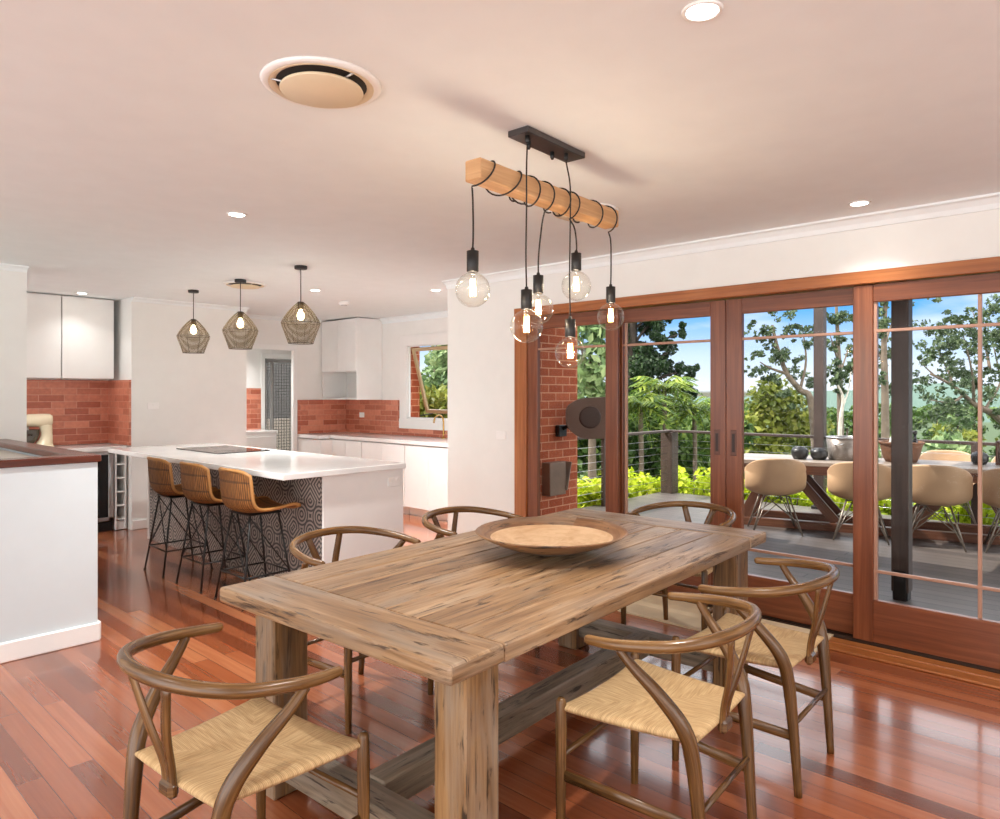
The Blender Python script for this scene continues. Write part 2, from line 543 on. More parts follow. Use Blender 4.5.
def screen_mat():
    """security screen door: dark grid of wires with open holes"""
    t = NT('security screen grille')
    t.n.remove(t.b)
    sp = t.add('ShaderNodeSeparateXYZ'); t.link(t.uv(), sp.inputs[0])
    a = t.math('ABSOLUTE', t.math('SINE', t.math('MULTIPLY', sp.outputs[0], PI/.045)))
    b = t.math('ABSOLUTE', t.math('SINE', t.math('MULTIPLY', sp.outputs[1], PI/.045)))
    wire = t.math('MAXIMUM', t.math('LESS_THAN', a, .28), t.math('LESS_THAN', b, .28))
    wire = t.math('MAXIMUM', wire, .35)
    tr = t.add('ShaderNodeBsdfTransparent')
    df = t.add('ShaderNodeBsdfDiffuse'); df.inputs[0].default_value = rgb(72, 70, 68)
    mx = t.add('ShaderNodeMixShader'); t.link(wire, mx.inputs[0]); t.link(tr.outputs[0], mx.inputs[1]); t.link(df.outputs[0], mx.inputs[2])
    t.link(mx.outputs[0], t.out.inputs[0])
    return t.m
SCREENM = screen_mat()

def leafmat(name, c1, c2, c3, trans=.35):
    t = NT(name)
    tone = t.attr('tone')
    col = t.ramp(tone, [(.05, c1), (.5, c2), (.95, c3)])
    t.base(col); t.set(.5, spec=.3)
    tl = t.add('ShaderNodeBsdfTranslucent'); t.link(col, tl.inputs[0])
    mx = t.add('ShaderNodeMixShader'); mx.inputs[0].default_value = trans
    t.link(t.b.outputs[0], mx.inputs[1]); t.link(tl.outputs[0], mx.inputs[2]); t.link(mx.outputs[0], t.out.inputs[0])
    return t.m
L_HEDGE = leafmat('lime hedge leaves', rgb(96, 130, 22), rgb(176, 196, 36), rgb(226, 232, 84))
L_DARK = leafmat('dark conifer needles', rgb(18, 32, 18), rgb(34, 56, 30), rgb(62, 84, 44), .2)
L_MID = leafmat('mid green leaves', rgb(34, 56, 24), rgb(72, 100, 46), rgb(124, 146, 74))
L_PALE = leafmat('pale green leaves', rgb(62, 88, 52), rgb(112, 138, 88), rgb(166, 182, 130))
L_GUM = leafmat('grey green gum leaves', rgb(40, 56, 38), rgb(74, 92, 62), rgb(120, 136, 96))
L_OLIVE = leafmat('olive bush leaves', rgb(60, 74, 24), rgb(116, 126, 48), rgb(172, 172, 84))
L_PALM = leafmat('palm fronds', rgb(44, 68, 22), rgb(92, 120, 38), rgb(162, 176, 74))
BARK = plain('grey bark', rgb(112, 98, 84), .9, var=.2)
BARKD = plain('dark brown bark', rgb(58, 48, 40), .9, var=.2)
BARKP = plain('pale gum bark', rgb(190, 182, 170), .8, var=.15)
GRASS = plain('forested hillside', rgb(58, 78, 38), .95, var=.3)
# ================================================================== ROOM SHELL
H = 2.48
b = MB(); b.box(.71, 3.4, -.06, 7.48, 13, .12, 0, 1); b.box(5.35, 7.3, -.06, 1.8, 5.2, .12, 0, 1)
struct('floor', b, FLOORM)
b = MB(); b.box(.8, 3.4, H+.06, 7.6, 13, .12, 0); b.box(5.43, 7.26, H+.06, 1.66, 5.28, .12, 0)
struct('ceiling', b, CEIL)
# wall with the sliding doors
b = MB()
b.box(4.51, .445, (2.16+H)/2, .18, 6.89, H-2.16, 0)
b.box(4.51, 4.31, H/2, .18, .84, H, 0)
b.box(4.51, -1.55, 1.08, .18, 2.9, 2.16, 0)
struct('wall_right', b, WALL)
b = MB(); b.box(5.26, 4.73, H/2, 1.58, .02, H, 0)                                   # kitchen face of the return wall
struct('wall_return', b, WALLW)
b = MB()
b.box(5.43, 4.67, 1.25, 1.66, .10, 2.9, 0, 0)
struct('wall_outside_brick', b, XBRICK)
b = MB(); b.box(4.65, 4.25, 1.25, .10, .74, 2.9, 0, 1); struct('wall_outside_pier', b, XBRICK)
b = MB()
b.box(-2.1, -2.95, H/2, 1.8, .1, H, 0); b.box(3.5, -2.95, H/2, 1.84, .1, H, 0); b.box(.69, -2.95, .3, 3.78, .1, .6, 0); b.box(.69, -2.95, 2.34, 3.78, .1, .28, 0)
struct('wall_front', b, WALL)
# kitchen window wall, inside leaf and brick leaf, hole y 5.6..7.25, z 1.12..2.09
def holed_x(x0, x1, y0, y1, z1, hy0, hy1, hz0, hz1, grain=1, z0=0):
    m = MB(); cx = (x0+x1)/2; sx = x1-x0
    m.box(cx, (y0+hy0)/2, (z0+z1)/2, sx, hy0-y0, z1-z0, 0, grain); m.box(cx, (hy1+y1)/2, (z0+z1)/2, sx, y1-hy1, z1-z0, 0, grain)
    m.box(cx, (hy0+hy1)/2, (z0+hz0)/2, sx, hy1-hy0, hz0-z0, 0, grain); m.box(cx, (hy0+hy1)/2, (hz1+z1)/2, sx, hy1-hy0, z1-hz1, 0, grain)
    return m
struct('wall_kitchen', holed_x(6.05, 6.085, 4.721, 9.9, H, 5.6, 7.25, 1.12, 2.09), WALLW)
struct('wall_kitchen_brick', holed_x(6.086, 6.26, 4.721, 9.9, 2.7, 5.6, 7.25, 1.12, 2.09, z0=-.4), XBRICK)
b = MB(); b.box(-.07, 8.69, H/2, 5.86, .13, H, 0)
struct('wall_back', b, WALLW)
b = MB(); b.box(3.51, 8.37, H/2, 1.30, .78, H, 0)
struct('wall_pantry', b, WALL)
b = MB(); b.box(4.69, 8.69, (2.06+H)/2, 1.06, .12, H-2.06, 0); b.box(5.635, 8.69, H/2, .83, .12, H, 0)
struct('wall_opening', b, WALLW)
b = MB(); b.box(4.735, 9.85, H/2, 1.31, .1, H, 0); b.box(5.985, 9.85, H/2, .13, .1, H, 0); b.box(5.655, 9.85, (2.0+H)/2, .53, .1, H-2.0, 0)
b.box(4.11, 9.28, H/2, .1, 1.06, H, 0)
struct('wall_scullery', b, WALLW)
b = MB(); b.box(-.70, 6.755, H/2, 4.60, .11, H, 0)
struct('wall_left', b, WALL)
# low half wall round the stair void with timber capping
b = MB(); b.box(-.785, 4.62, .527, 4.47, .1, 1.055, .002); b.box(1.40, 5.68, .527, .1, 2.02, 1.055, .002)
struct('wall_half', b, HALFW)
b = MB(); b.box(-.78, 4.62, 1.075, 4.49, .14, .042, .006, 0); b.box(1.395, 5.69, 1.0755, .14, 2.0, .041, .006, 1)
struct('trim_1', b, CAPW)
b = MB(); b.box(-.84, 5.68, 1.03, 4.32, 2.0, .03, 0)
tag(b.build('stair_void_cover', plain('beige laminate', rgb(206, 200, 188), .4)), kind='structure')
# skirtings
def skirt(name, *boxes):
    m = MB()
    for q in boxes: m.box(*q, .006)
    struct(name, m, TRIMW)
skirt('baseboard_half_wall', (-.785, 4.56, .055, 4.49, .02, .11), (1.46, 5.62, .055, .02, 2.1, .11))
skirt('baseboard_right', (4.41, 4.31, .05, .02, .82, .10), (4.41, -1.55, .05, .02, 2.9, .10))
skirt('baseboard_pantry', (3.51, 7.97, .05, 1.3, .02, .10))
# cove cornice: along the sliding door wall, round the kitchen
def cove(m, p0, p1, inward, drop=.07):
    p0 = Vector(p0); p1 = Vector(p1); n = Vector(inward)
    prof = [(0, 0), (0, drop), (.012, drop*.98), (.02, drop*.6), (.045, drop*.25), (.07, .012), (.07, 0)]
    vs = []
    for P in (p0, p1):
        for a, d in prof: vs.append(P+n*a+Vector((0, 0, -d)))
    k = len(prof)
    fs = [(i, (i+1) % k, k+(i+1) % k, k+i) for i in range(k)]+[tuple(range(k)), tuple(range(k, 2*k))]
    m.add(vs, fs, [[(0, 0)]*len(f) for f in fs])
b = MB(); cove(b, (4.42, -3, H), (4.42, 4.73, H), (-1, 0, 0))
struct('trim_2', b, CEIL)
b = MB(); cove(b, (6.05, 4.79, H), (6.05, 7.78, H), (-1, 0, 0)); cove(b, (4.16, 8.63, H), (5.6, 8.63, H), (0, -1, 0), .045); cove(b, (2.86, 7.98, H), (4.16, 7.98, H), (0, -1, 0), .045); cove(b, (-3, 6.70, H), (1.60, 6.70, H), (0, -1, 0), .045)
struct('trim_3', b, CEIL)
# door opening architrave into scullery
b = MB(); b.box(4.19, 8.61, 1.03, .06, .04, 2.06, .004); b.box(5.19, 8.61, 1.03, .06, .04, 2.06, .004); b.box(4.69, 8.612, 2.075, 1.06, .04, .07, .004)
struct('trim_4', b, TRIMW)

# ------------------------------------------------------------------ sliding glass doors
b = MB(); b.box(4.47, 1.93, 2.1225, .17, 3.92, .075, .004, 1, tone=.5); b.box(4.47, 3.825, 1.045, .16, .13, 2.085, .004, 2, tone=.45); b.box(4.47, .0, 1.045, .16, .10, 2.085, .004, 2, tone=.45)
struct('trim_5', b, HEADW)
b = MB(); b.box(4.265, 1.92, .006, .10, 3.9, .012, .004, 1, tone=.5); b.box(4.362, 1.92, .008, .09, 3.9, .016, .004, 1, tone=.62)
struct('trim_6', b, HEADW)
TRACK = plain('dark bronze track', rgb(58, 42, 32), .4, .4)
b = MB(); b.box(4.48, 1.92, .014, .14, 3.72, .028, .002)
for xx in (4.415, 4.445, 4.475, 4.505): b.box(xx, 1.92, .032, .006, 3.72, .010, 0)
struct('trim_7', b, TRACK)
BAR = plain('timber glazing bar', rgb(176, 134, 112), .35)
def sliding_door(n, y0, y1, x, bars, pull=None):
    r = thing('door_%d' % n, None, None, (x, (y0+y1)/2, 0)); r['kind'] = 'structure'
    w = y1-y0; h = w/2
    for s in (-1, 1):
        m = MB(); m.box(0, s*(h-.054), 1.0575, .042, .108, 2.045, .004, 2, tone=.4+.1*s)
        m.build('stile', DOORW, r)
    m = MB(); m.box(0, 0, 2.03, .040, w-.216, .10, .003, 1, tone=.5); m.build('top_rail', DOORW, r)
    m = MB(); m.box(0, 0, .157, .040, w-.216, .24, .003, 1, tone=.42); m.build('bottom_rail', DOORW, r)
    m = MB(); m.box(0, 0, 1.129, .006, w-.2, 1.72, 0); m.build('glass_pane', GLASS, r)
    for z in (1.815, .441):
        m = MB(); m.box(0, 0, z, .022, w-.212, .017, .002, 1); m.build('glazing_bar', BAR, r)
    for yy in bars:
        m = MB(); m.box(0, yy-(y0+y1)/2, 1.129, .021, .018, 1.7, .002, 2); m.build('glazing_bar', BAR, r)
    if pull is not None:
        m = MB(); yy = pull-(y0+y1)/2
        m.box(-.021, yy, 1.13, .006, .042, .17, .003, 2, seg=2); q = m.build('flush_pull', plain('bronze pull', rgb(92, 48, 28), .35), r)
        m = MB(); m.box(-.0245, yy, 1.13, .003, .02, .12, .001, 2); m.build('recess_shade_plate', plain('recess shade colour', rgb(46, 24, 16), .5), q)  # raised dark plate, the shade of a finger hollow put into its colour
    return r
sliding_door(1, 2.885, 3.76, 4.425, [])
sliding_door(2, 2.077, 2.985, 4.482, [2.858], 2.135)
sliding_door(3, 1.160, 2.073, 4.482, [], 2.02)
sliding_door(4, .05, 1.272, 4.425, [.656, 1.155])

# ------------------------------------------------------------------ kitchen window with open awning sash
w = thing('window_1', None, None, (6.05, 6.425, 1.605)); w['kind'] = 'structure'
m = MB()
for s in (-1, 1): m.box(-.005, s*.895, 0, .03, .14, 1.24, .004, 2)
m.box(-.006, 0, .55, .03, 1.93, .14, .004); m.box(-.012, 0, -.55, .05, 1.93, .13, .004)
m.build('architrave', TRIMW, w)
m = MB()
for s in (-1, 1): m.box(.018, s*.815, 0, .034, .02, .97, 0, 2)
m.box(.018, 0, .475, .034, 1.64, .02, 0); m.box(.018, 0, -.475, .034, 1.64, .02, 0)
m.build('reveal', TRIMW, w)
SASH = plain('tan window sash', rgb(186, 160, 122), .4)
m = MB(); a = math.radians(-17)
R = Matrix.Rotation(a, 3, 'Y')
def sb(cy, cz, sy, sz):
    p = R @ Vector((0, 0, cz-.45)); m.box(.05+p.x, cy, .45+p.z, .035, sy, sz, .003, rot=R)
for s in (-1, 1): sb(s*.775, 0, .045, .9)
sb(0, .43, 1.5, .045); sb(0, -.43, 1.5, .05)
m.build('awning_sash', SASH, w)
m = MB(); p = R @ Vector((0, 0, -.45)); m.box(.05+p.x, 0, .45+p.z, .005, 1.5, .82, 0, rot=R); m.build('window_pane', GLASS, w)
m = MB(); m.tube([(.02, .60, -.44), (.16, .62, -.43), (.26, .62, -.42)], .007, 8); m.build('winder', BLACKM, w)

# ------------------------------------------------------------------ scullery seen through the opening
b = MB(); b.box(5.08, 9.79, 1.22, .5, .012, .62, 0, 0)
struct('wall_scullery_splashback', b, RBRICK)
t = thing('scullery_bench', 'white bench under the small brick panel seen through the kitchen doorway', 'bench', (4.745, 9.525, 0))
m = MB(); m.box(0, 0, .44, 1.1, .5, .88, .004); m.build('cabinet_body', WHITEG, t)
m = MB(); m.box(0, -.005, .90, 1.12, .52, .04, .004); m.build('worktop', STONE, t)
m = MB()
for k in range(2): m.box(-.275+.55*k, -.258, .46, .53, .018, .76, .003)
m.build('door', WHITEG, t)
dr = thing('door_5', None, None, (5.655, 9.84, 0)); dr['kind'] = 'structure'
FRG = plain('grey door frame', rgb(150, 148, 146), .5)
m = MB()
for s in (-1, 1): m.box(s*.235, 0, 1.0, .05, .04, 1.96, .003, 2)
m.box(0, 0, 1.95, .52, .04, .06, .003); m.box(0, 0, .06, .52, .04, .1, .003); m.box(-.12, 0, 1.0, .04, .035, 1.9, .003, 2)
m.build('door_frame', FRG, dr)
m = MB(); m.box(0, 0, 1.0, .47, .006, 1.86, 0, 0); m.build('screen_mesh', SCREENM, dr)
m = MB(); m.box(.235, -.03, 1.0, .02, .03, .12, .004); m.build('door_handle', BLACKM, dr)
m = MB()
for s in (-1, 1): m.box(s*.29, -.02+.0, 1.0, .06, .08, 2.02, .003, 2)
m.box(0, -.02, 2.02, .64, .08, .07, .003)
m.build('architrave', TRIMW, dr)

b = MB(); b.box(6.2, 12.4, 1.2, 5, .1, 4.0, 0); struct('wall_outside_grey', b, plain('grey rendered wall', rgb(150, 148, 146), .8))
b = MB(); b.box(6.2, 11.5, .2, 5, .2, 1.6, 0); struct('wall_outside_low', b, plain('pale rendered wall', rgb(226, 214, 200), .8))
# ------------------------------------------------------------------ back run: splashback, cabinets, wine fridge, wine rack, mixer
b = MB(); b.box(-.07, 8.612, 1.25, 5.85, .024, .70, 0, 0); b.box(2.848, 8.30, 1.25, .024, .62, .70, 0, 1)
struct('wall_splashback', b, RBRICK)
def base_unit(name, label, x0, x1, y0, y1, ndoor, face='-y', group=None, drawers=0):
    cx, cy = (x0+x1)/2, (y0+y1)/2
    r = thing(name, label, 'cabinet', (cx, cy, 0), 0, group)
    sx, sy = x1-x0, y1-y0
    m = MB(); m.box(0, 0, .47, sx, sy, .74, .002)
    m.build('cabinet_body', WHITEG, r)
    m = MB()
    if face == '-y': m.box(0, .03, .05, sx, sy-.06, .10, .002)
    else: m.box(.03, 0, .05, sx-.06, sy, .10, .002)
    m.build('kickboard', TRIMW, r)
    W = sx if face == '-y' else sy
    for k in range(ndoor):
        d = W/ndoor; c = -W/2+d*(k+.5)
        m = MB()
        if face == '-y': m.box(c, -sy/2-.01, .47, d-.005, .02, .73, .002)
        else: m.box(-sx/2-.01, c, .47, .02, d-.005, .73, .002)
        m.build('door', WHITEG, r)
    return r
base_unit('base_cabinet', 'white base cabinet left of the wine fridge below the stand mixer', 1.0, 2.12, 8.07, 8.59, 2)
b = MB(); b.box(.95, 8.33, .873, 3.76, .58, .045, .004)
tag(b.build('kitchen_worktop', STONE), 'pale stone worktop along the back wall carrying the stand mixer', 'worktop')
t = thing('wine_fridge', 'dark glass wine fridge beside the white open wine rack', 'wine fridge', (2.425, 8.33, 0))
m = MB(); m.box(0, .02, .48, .58, .5, .74, .003); m.build('fridge_body', BLACKM, t)
m = MB(); m.box(0, -.02, .05, .58, .44, .10, .002)
for k in range(9): m.box(0, -.245, .02+.008*k, .5, .006, .004, 0)
m.build('vent_grille', BLACKM, t)
m = MB()
for s in (-1, 1): m.box(s*.265, -.245, .48, .05, .03, .74, .003, 2)
m.box(0, -.245, .83, .58, .03, .04, .003); m.box(0, -.245, .13, .58, .03, .04, .003)
d = m.build('door', CHROME, t)
m = MB(); m.box(0, -.243, .48, .48, .012, .66, 0); m.build('glass_pane', DARKG, d)
m = MB(); m.tube([(.25, -.275, .25), (.25, -.275, .72)], .008, 8); m.build('handle', CHROME, d)
t = thing('wine_rack', 'narrow white wine rack with open cubbies beside the wine fridge', 'wine rack', (2.782, 8.33, 0))
m = MB()
for s in (-1, 1): m.box(s*.048, 0, .43, .014, .54, .84, .002)
m.box(0, .26, .43, .10, .018, .84, 0); m.box(0, 0, .05, .10, .5, .09, .002)
m.build('rack_body', WHITEG, t)
for k in range(6):
    m = MB(); m.box(0, 0, .115+.146*k, .09, .52, .014, .002); m.build('shelf', WHITEG, t)
t = thing('stand_mixer', 'cream stand mixer with steel bowl on the back worktop', 'mixer', (2.075, 8.36, .896), math.radians(82))
m = MB(); m.box(0, 0, .018, .20, .30, .036, .017, seg=3); m.build('mixer_base', CREAM, t)
m = MB(); m.tube(curve([(0, -.075, .02), (0, -.088, .08), (0, -.094, .15), (0, -.085, .24)], 5), lerpr([.085, .062, .052, .06], 16), 20, up=(1, 0, 0)); m.build('column', CREAM, t)
m = MB(); m.lathe([(0, -.15), (.058, -.144), (.076, -.12), (.080, -.05), (.076, .06), (.062, .14), (.035, .172), (0, .178)], 24, (0, .0, .285), rot=(-PI/2, 0, 0), sy=.85)
hd = m.build('motor_head', CREAM, t); BOWLM = plain('polished dark steel', rgb(96, 92, 88), .18, 1, var=.1)
m = MB(); m.lathe([(0, 0), (.02, 0), (.022, .02), (0, .022)], 16, (0, .178, .285), rot=(-PI/2, 0, 0)); m.build('hub_cap', CHROME, hd)
m = MB(); m.lathe([(0, .0), (.05, .002), (.055, .012), (.085, .05), (.102, .10), (.106, .15), (.109, .152), (.1, .15), (.08, .055), (0, .012)], 28, (0, .07, .04)); m.build('mixing_bowl', BOWLM, t)
m = MB(); m.tube([(0, .07, .23), (0, .07, .14)], .014, 10); m.build('beater_shaft', CHROME, t)
UG = None
for (x0, x1, lab) in ((1.27, 1.775, 'white wall cabinet partly behind the left wall above the mixer'), (1.78, 2.285, 'white wall cabinet straight above the stand mixer'), (2.29, 2.79, 'white wall cabinet in the corner above the brick splashback')):
    r = thing('wall_cabinet', lab, 'cabinet', ((x0+x1)/2, 8.44, 2.02))
    m = MB(); m.box(0, .01, .022, x1-x0-.002, .30, .864, .002); m.build('cabinet_body', WHITEG, r)
    m = MB(); m.box(0, -.15, .02, x1-x0-.006, .02, .85, .003); m.build('door', WHITEG, r)
# right-hand run below the window
for k, (y0, y1, lab) in enumerate(((4.85, 5.69, 'white base cabinet by the wall end under the kitchen tap'), (5.70, 6.54, 'white base cabinet below the window at the right end of the island'), (6.55, 7.39, 'white base cabinet behind the near end of the kitchen island'), (7.40, 8.1, 'white corner base cabinet behind the island worktop'))):
    base_unit('base_cabinet', lab, 5.43, 6.03, y0, y1, 2, '-x')
base_unit('base_cabinet', 'white base cabinet right of the kitchen doorway under bricks', 5.235, 5.425, 8.06, 8.62, 1)
b = MB(); b.box(5.725, 6.46, .873, .65, 3.24, .045, .004, 1); b.box(5.635, 8.35, .873, .83, .54, .0448, .004)
tag(b.build('kitchen_worktop', STONE), 'white stone worktop under the kitchen window with brass tap', 'worktop')
b = MB(); b.box(6.038, 6.7, .9905, .024, 3.8, .185, 0, 1); b.box(6.037, 8.02, 1.225, .0245, 1.2, .28, 0, 1)
struct('wall_window_splashback', b, RBRICK)
b = MB(); b.box(5.635, 8.617, 1.131, .80, .024, .466, 0, 0); struct('wall_corner_splashback', b, RBRICK)
r = thing('wall_cabinet', 'white wall cabinet with open niche below, in the corner beside the kitchen window', 'cabinet', (5.835, 8.20, 1.90))
m = MB()
for s in (-1, 1): m.box(0, s*.40, .02, .42, .02, 1.10, .002, 2)
m.box(.20, 0, .02, .02, .78, 1.10, 0); m.box(0, 0, -.14, .41, .78, .018, 0); m.box(0, 0, .555, .41, .78, .018, 0); m.box(0, 0, -.52, .41, .78, .018, 0)
m.build('cabinet_body', WHITEG, r)
for s in (-1, 1):
    m = MB(); m.box(-.215, s*.204, .21, .02, .403, .70, .003); m.build('door', WHITEG, r)
t = thing('kitchen_tap', 'brass gooseneck tap on the worktop below the window', 'tap', (5.93, 6.42, .8955), PI)
m = MB(); m.lathe([(0, 0), (.026, 0), (.026, .012), (.014, .02), (0, .02)], 20); m.build('tap_base', BRASS, t)
m = MB(); m.tube(curve([(0, 0, .01), (0, 0, .2), (.02, 0, .265), (.08, 0, .29), (.14, 0, .265), (.16, 0, .2)], 6), .011, 10); m.build('spout', BRASS, t)
m = MB(); m.tube([(0, .0, .06), (0, .05, .075)], .006, 8); m.build('lever', BRASS, t)
def plate(name, label, cat, loc, rotz, dots=2):
    r = thing(name, label, cat, loc, rotz)
    m = MB(); m.box(0, 0, 0, .115, .008, .072, .003); m.build('cover_plate', TRIMW, r)
    for k in range(dots):
        m = MB(); m.box(-.022+.044*k if dots > 1 else 0, -.006, .012, .014, .006, .022, .002); m.build('switch_rocker', WHITEG, r)
    return r
plate('power_outlet', 'white power outlet set in the brick splashback under window wall', 'outlet', (6.021, 8.22, 1.15), -PI/2)
plate('light_switch', 'white light switch on the wall beside the sliding door frame', 'switch', (4.416, 4.06, 1.10), -PI/2, 1)
plate('light_switch', 'small white switch on the plain pantry wall behind the stools', 'switch', (3.08, 7.976, 1.32), 0, 1)

# ------------------------------------------------------------------ island
t = thing('kitchen_island', 'white kitchen island with patterned grey tile front behind the rattan stools', 'kitchen island', (3.16, 5.83, 0))
m = MB(); m.box(.01, 0, .44, .69, 3.08, .88, .003); m.build('island_body', WHITEG, t)
m = MB(); m.box(-.346, 0, .44, .014, 3.04, .88, 0, 1); m.build('tiled_front', TILEM, t)
for s in (-1, 1):
    m = MB(); m.box(0, s*1.55, .44, .72, .022, .88, .002); m.build('end_panel', WHITEG, t)
m = MB(); m.box(.0, 0, 0, .05, .004, .08, .002)
m2 = plate('power_outlet', 'white power outlet on the end panel of the kitchen island', 'outlet', (3.42, 4.262, .78), 0)
b = MB(); b.box(2.975, 5.82, .901, 1.05, 3.22, .042, .005, 1, seg=2)
tag(b.build('island_worktop', STONE), 'white stone worktop overhanging the island above the stools', 'worktop')
t = thing('cooktop', 'black glass induction cooktop flush on the white island worktop', 'cooktop', (3.12, 6.45, .922))
m = MB(); m.box(0, 0, .004, .5, .86, .008, .002); m.build('glass_surface', DARKG, t)
RINGM = plain('grey printed ring', rgb(90, 90, 92), .3)
for x, y, rr in ((-.1, -.25, .09), (.1, -.25, .075), (-.1, .25, .075), (.1, .25, .09)):
    m = MB(); m.lathe([(rr-.003, .0082), (rr-.003, .0088), (rr, .0088), (rr, .0082)], 32, (x, y, 0)); m.build('cooking_zone_ring', RINGM, t)
# ================================================================== BAR STOOLS
def make_stool(label):
    """seat faces +x; origin on the floor under the seat centre"""
    t = thing('bar_stool', label, 'bar stool', (0, 0, 0), 0, 'rattan stools at the island')
    prof = curve([(.215, .632), (.17, .645), (.05, .632), (-.08, .628), (-.155, .65), (-.19, .70), (-.205, .80), (-.215, .93)], 4)
    prof = [(p.x, p.y) for p in [Vector((a[0], a[1], 0)) for a in prof]]
    K = len(prof)-1
    def half(v):
        return .225 if v < .5 else .225-.012*((v-.5)/.5)**2
    def sh(u, v):
        i = v*K; k = min(int(i), K-1); f = i-k
        x = prof[k][0]*(1-f)+prof[k+1][0]*f; z = prof[k][1]*(1-f)+prof[k+1][1]*f
        s = 2*u-1
        dish = abs(s)**2.5
        x2 = x + (.06*dish if v > .55 else .06*dish*max(0, (v-.3)/.25))
        z2 = z + .03*dish*(1-min(1, max(0, (v-.45)/.3))) - (.035*abs(s)**5 if v > .9 else 0)*(v-.9)*10
        return (x2, s*half(v), z2)
    m = MB(); m.grid(sh, 18, 30, lambda p, c: (p[0]*.45, p[1]*.75)); o = m.build('seat_shell', RATTAN, t)
    md = o.modifiers.new('thickness', 'SOLIDIFY'); md.thickness = .014; md.offset = 0
    m = MB()
    rim = [sh(0, v/20) for v in range(21)]+[sh(u/10, 1) for u in range(1, 11)]+[sh(1, 1-v/20) for v in range(1, 21)]+[sh(1-u/10, 0) for u in range(1, 11)]
    m.tube(rim, .0125, 8); m.build('rattan_rim', RATRIM, t)
    feet = [(.19, .19), (.19, -.19), (-.20, .2), (-.20, -.2)]
    tops = [(.10, .13), (.10, -.13), (-.11, .13), (-.11, -.13)]
    for (fx, fy), (tx, ty) in zip(feet, tops):
        m = MB(); m.tube([(fx, fy, .006), (tx, ty, .622)], .0075, 8); m.tube([(fx, fy, 0), (fx, fy, .012)], .011, 8); m.build('leg', BLACKM, t)
    def at(k, z):
        f = z/.62; return (feet[k][0]*(1-f)+tops[k][0]*f, feet[k][1]*(1-f)+tops[k][1]*f, z)
    m = MB()
    for a, c in ((0, 1), (1, 3), (3, 2), (2, 0)): m.tube([at(a, .20), at(c, .20)], .0065, 8)
    m.build('footrest', BLACKM, t)
    m = MB()
    for a, c in ((2, 3), (3, 2), (0, 2), (1, 3)): m.tube([at(a, .21), at(c, .60)], .0045, 6)
    m.build('cross_brace', BLACKM, t)
    m = MB(); m.box(0, 0, .618, .25, .28, .012, .004); m.build('seat_plate', BLACKM, t)
    return t
st = make_stool('rattan bar stool nearest the dining table at the island')
st.location = (2.51, 4.68, 0)
dup(st, (2.50, 5.30, 0), .02, 'middle of the three rattan bar stools along the island')
dup(st, (2.49, 5.91, 0), -.03, 'rattan bar stool at the far end, nearest the wine rack')

# ================================================================== DINING TABLE
TR = math.radians(2.8)
t = thing('dining_table', 'long weathered reclaimed timber dining table under the beam pendant', 'dining table', (2.358, 1.948, 0), TR)
L, W, TH, ZT = 2.30, 1.16, .055, .76
m = MB()
zc = ZT-TH/2
sw = .19                                   # side boards run the length, end boards sit between
for s in (-1, 1):
    m.box(0, s*(W/2-sw/2), zc, L-2*.22-.003, sw-.003, TH, .007, 0, seg=2, tone=.5+.12*s)
ew = .22
for s in (-1, 1):
    m.box(s*(L/2-ew/2), 0, zc+.0006, ew, W, TH, .012, 1, seg=3, tone=.42+.1*s)
ws = [.17, .145, .16, .15, .155]; y = -(W/2-sw)
tot = sum(ws); sc = (W-2*sw)/tot
for k, q in enumerate(ws):
    q *= sc
    m.box(0, y+q/2, zc-.0008*(k % 2), L-2*ew-.005, q-.0035, TH-.003, .004, 0, tone=[.3, .75, .48, .2, .62][k]); y += q
m.box(0, 0, zc-.008, L-.03, W-.03, TH-.022, 0, 0, tone=.2)
m.build('tabletop', TABLEW, t)
for sx in (-1, 1):
    for sy in (-1, 1):
        m = MB(); m.box(sx*(L/2-.185), sy*(W/2-.115), (ZT-TH)/2, .145, .125, ZT-TH, .006, 2, tone=.5+.2*sx*sy); m.build('leg', LEGW, t)
for sx in (-1, 1):
    m = MB(); m.box(sx*(L/2-.185), 0, .12, .10, W-.355, .10, .006, 1, tone=.4); m.build('end_stretcher', RAILW, t)
m = MB(); m.box(0, 0, .125, L-.47, .10, .105, .006, 0, tone=.6); m.build('long_stretcher', RAILW, t)
for sx in (-1, 1):
    m = MB(); m.box(sx*(L/2-.185), 0, .67, .09, W-.36, .07, .004, 1, tone=.4); m.build('apron', RAILW, t)

# bowl
b = MB()
def ring(k): return 1+.02*math.sin(3*k)+.012*math.sin(7*k+1)
prof = [(0, .0), (.085, .0), (.11, .006), (.21, .035), (.285, .064), (.335, .09), (.342, .096), (.337, .099), (.325, .094), (.275, .07), (.21, .047), (.12, .028), (0, .022)]
t = thing('decorative_bowl', 'wide shallow woven bowl in the middle of the dining table', 'bowl', (2.425, 1.93, .762), .3)
BOWLO = wood('dark bowl rim timber', rgb(64, 42, 26), rgb(120, 84, 56), rgb(160, 122, 86), 3, 30, .5, .2, .4, knots=True)
BOWLI = wood('tan bowl lining', rgb(168, 132, 96), rgb(196, 160, 122), rgb(214, 184, 148), 8, 30, .6, .2, .3)
BOWLU = plain('grey bowl underside', rgb(150, 142, 134), .6, var=.15)
b.lathe(prof[:4], 48, sy=.97); b.build('bowl_underside', BOWLU, t)
b = MB(); b.lathe(prof[3:10], 48, sy=.97); b.build('bowl_rim', BOWLO, t)
b = MB(); b.lathe(prof[9:], 48, sy=.97); b.build('bowl_lining', BOWLI, t)

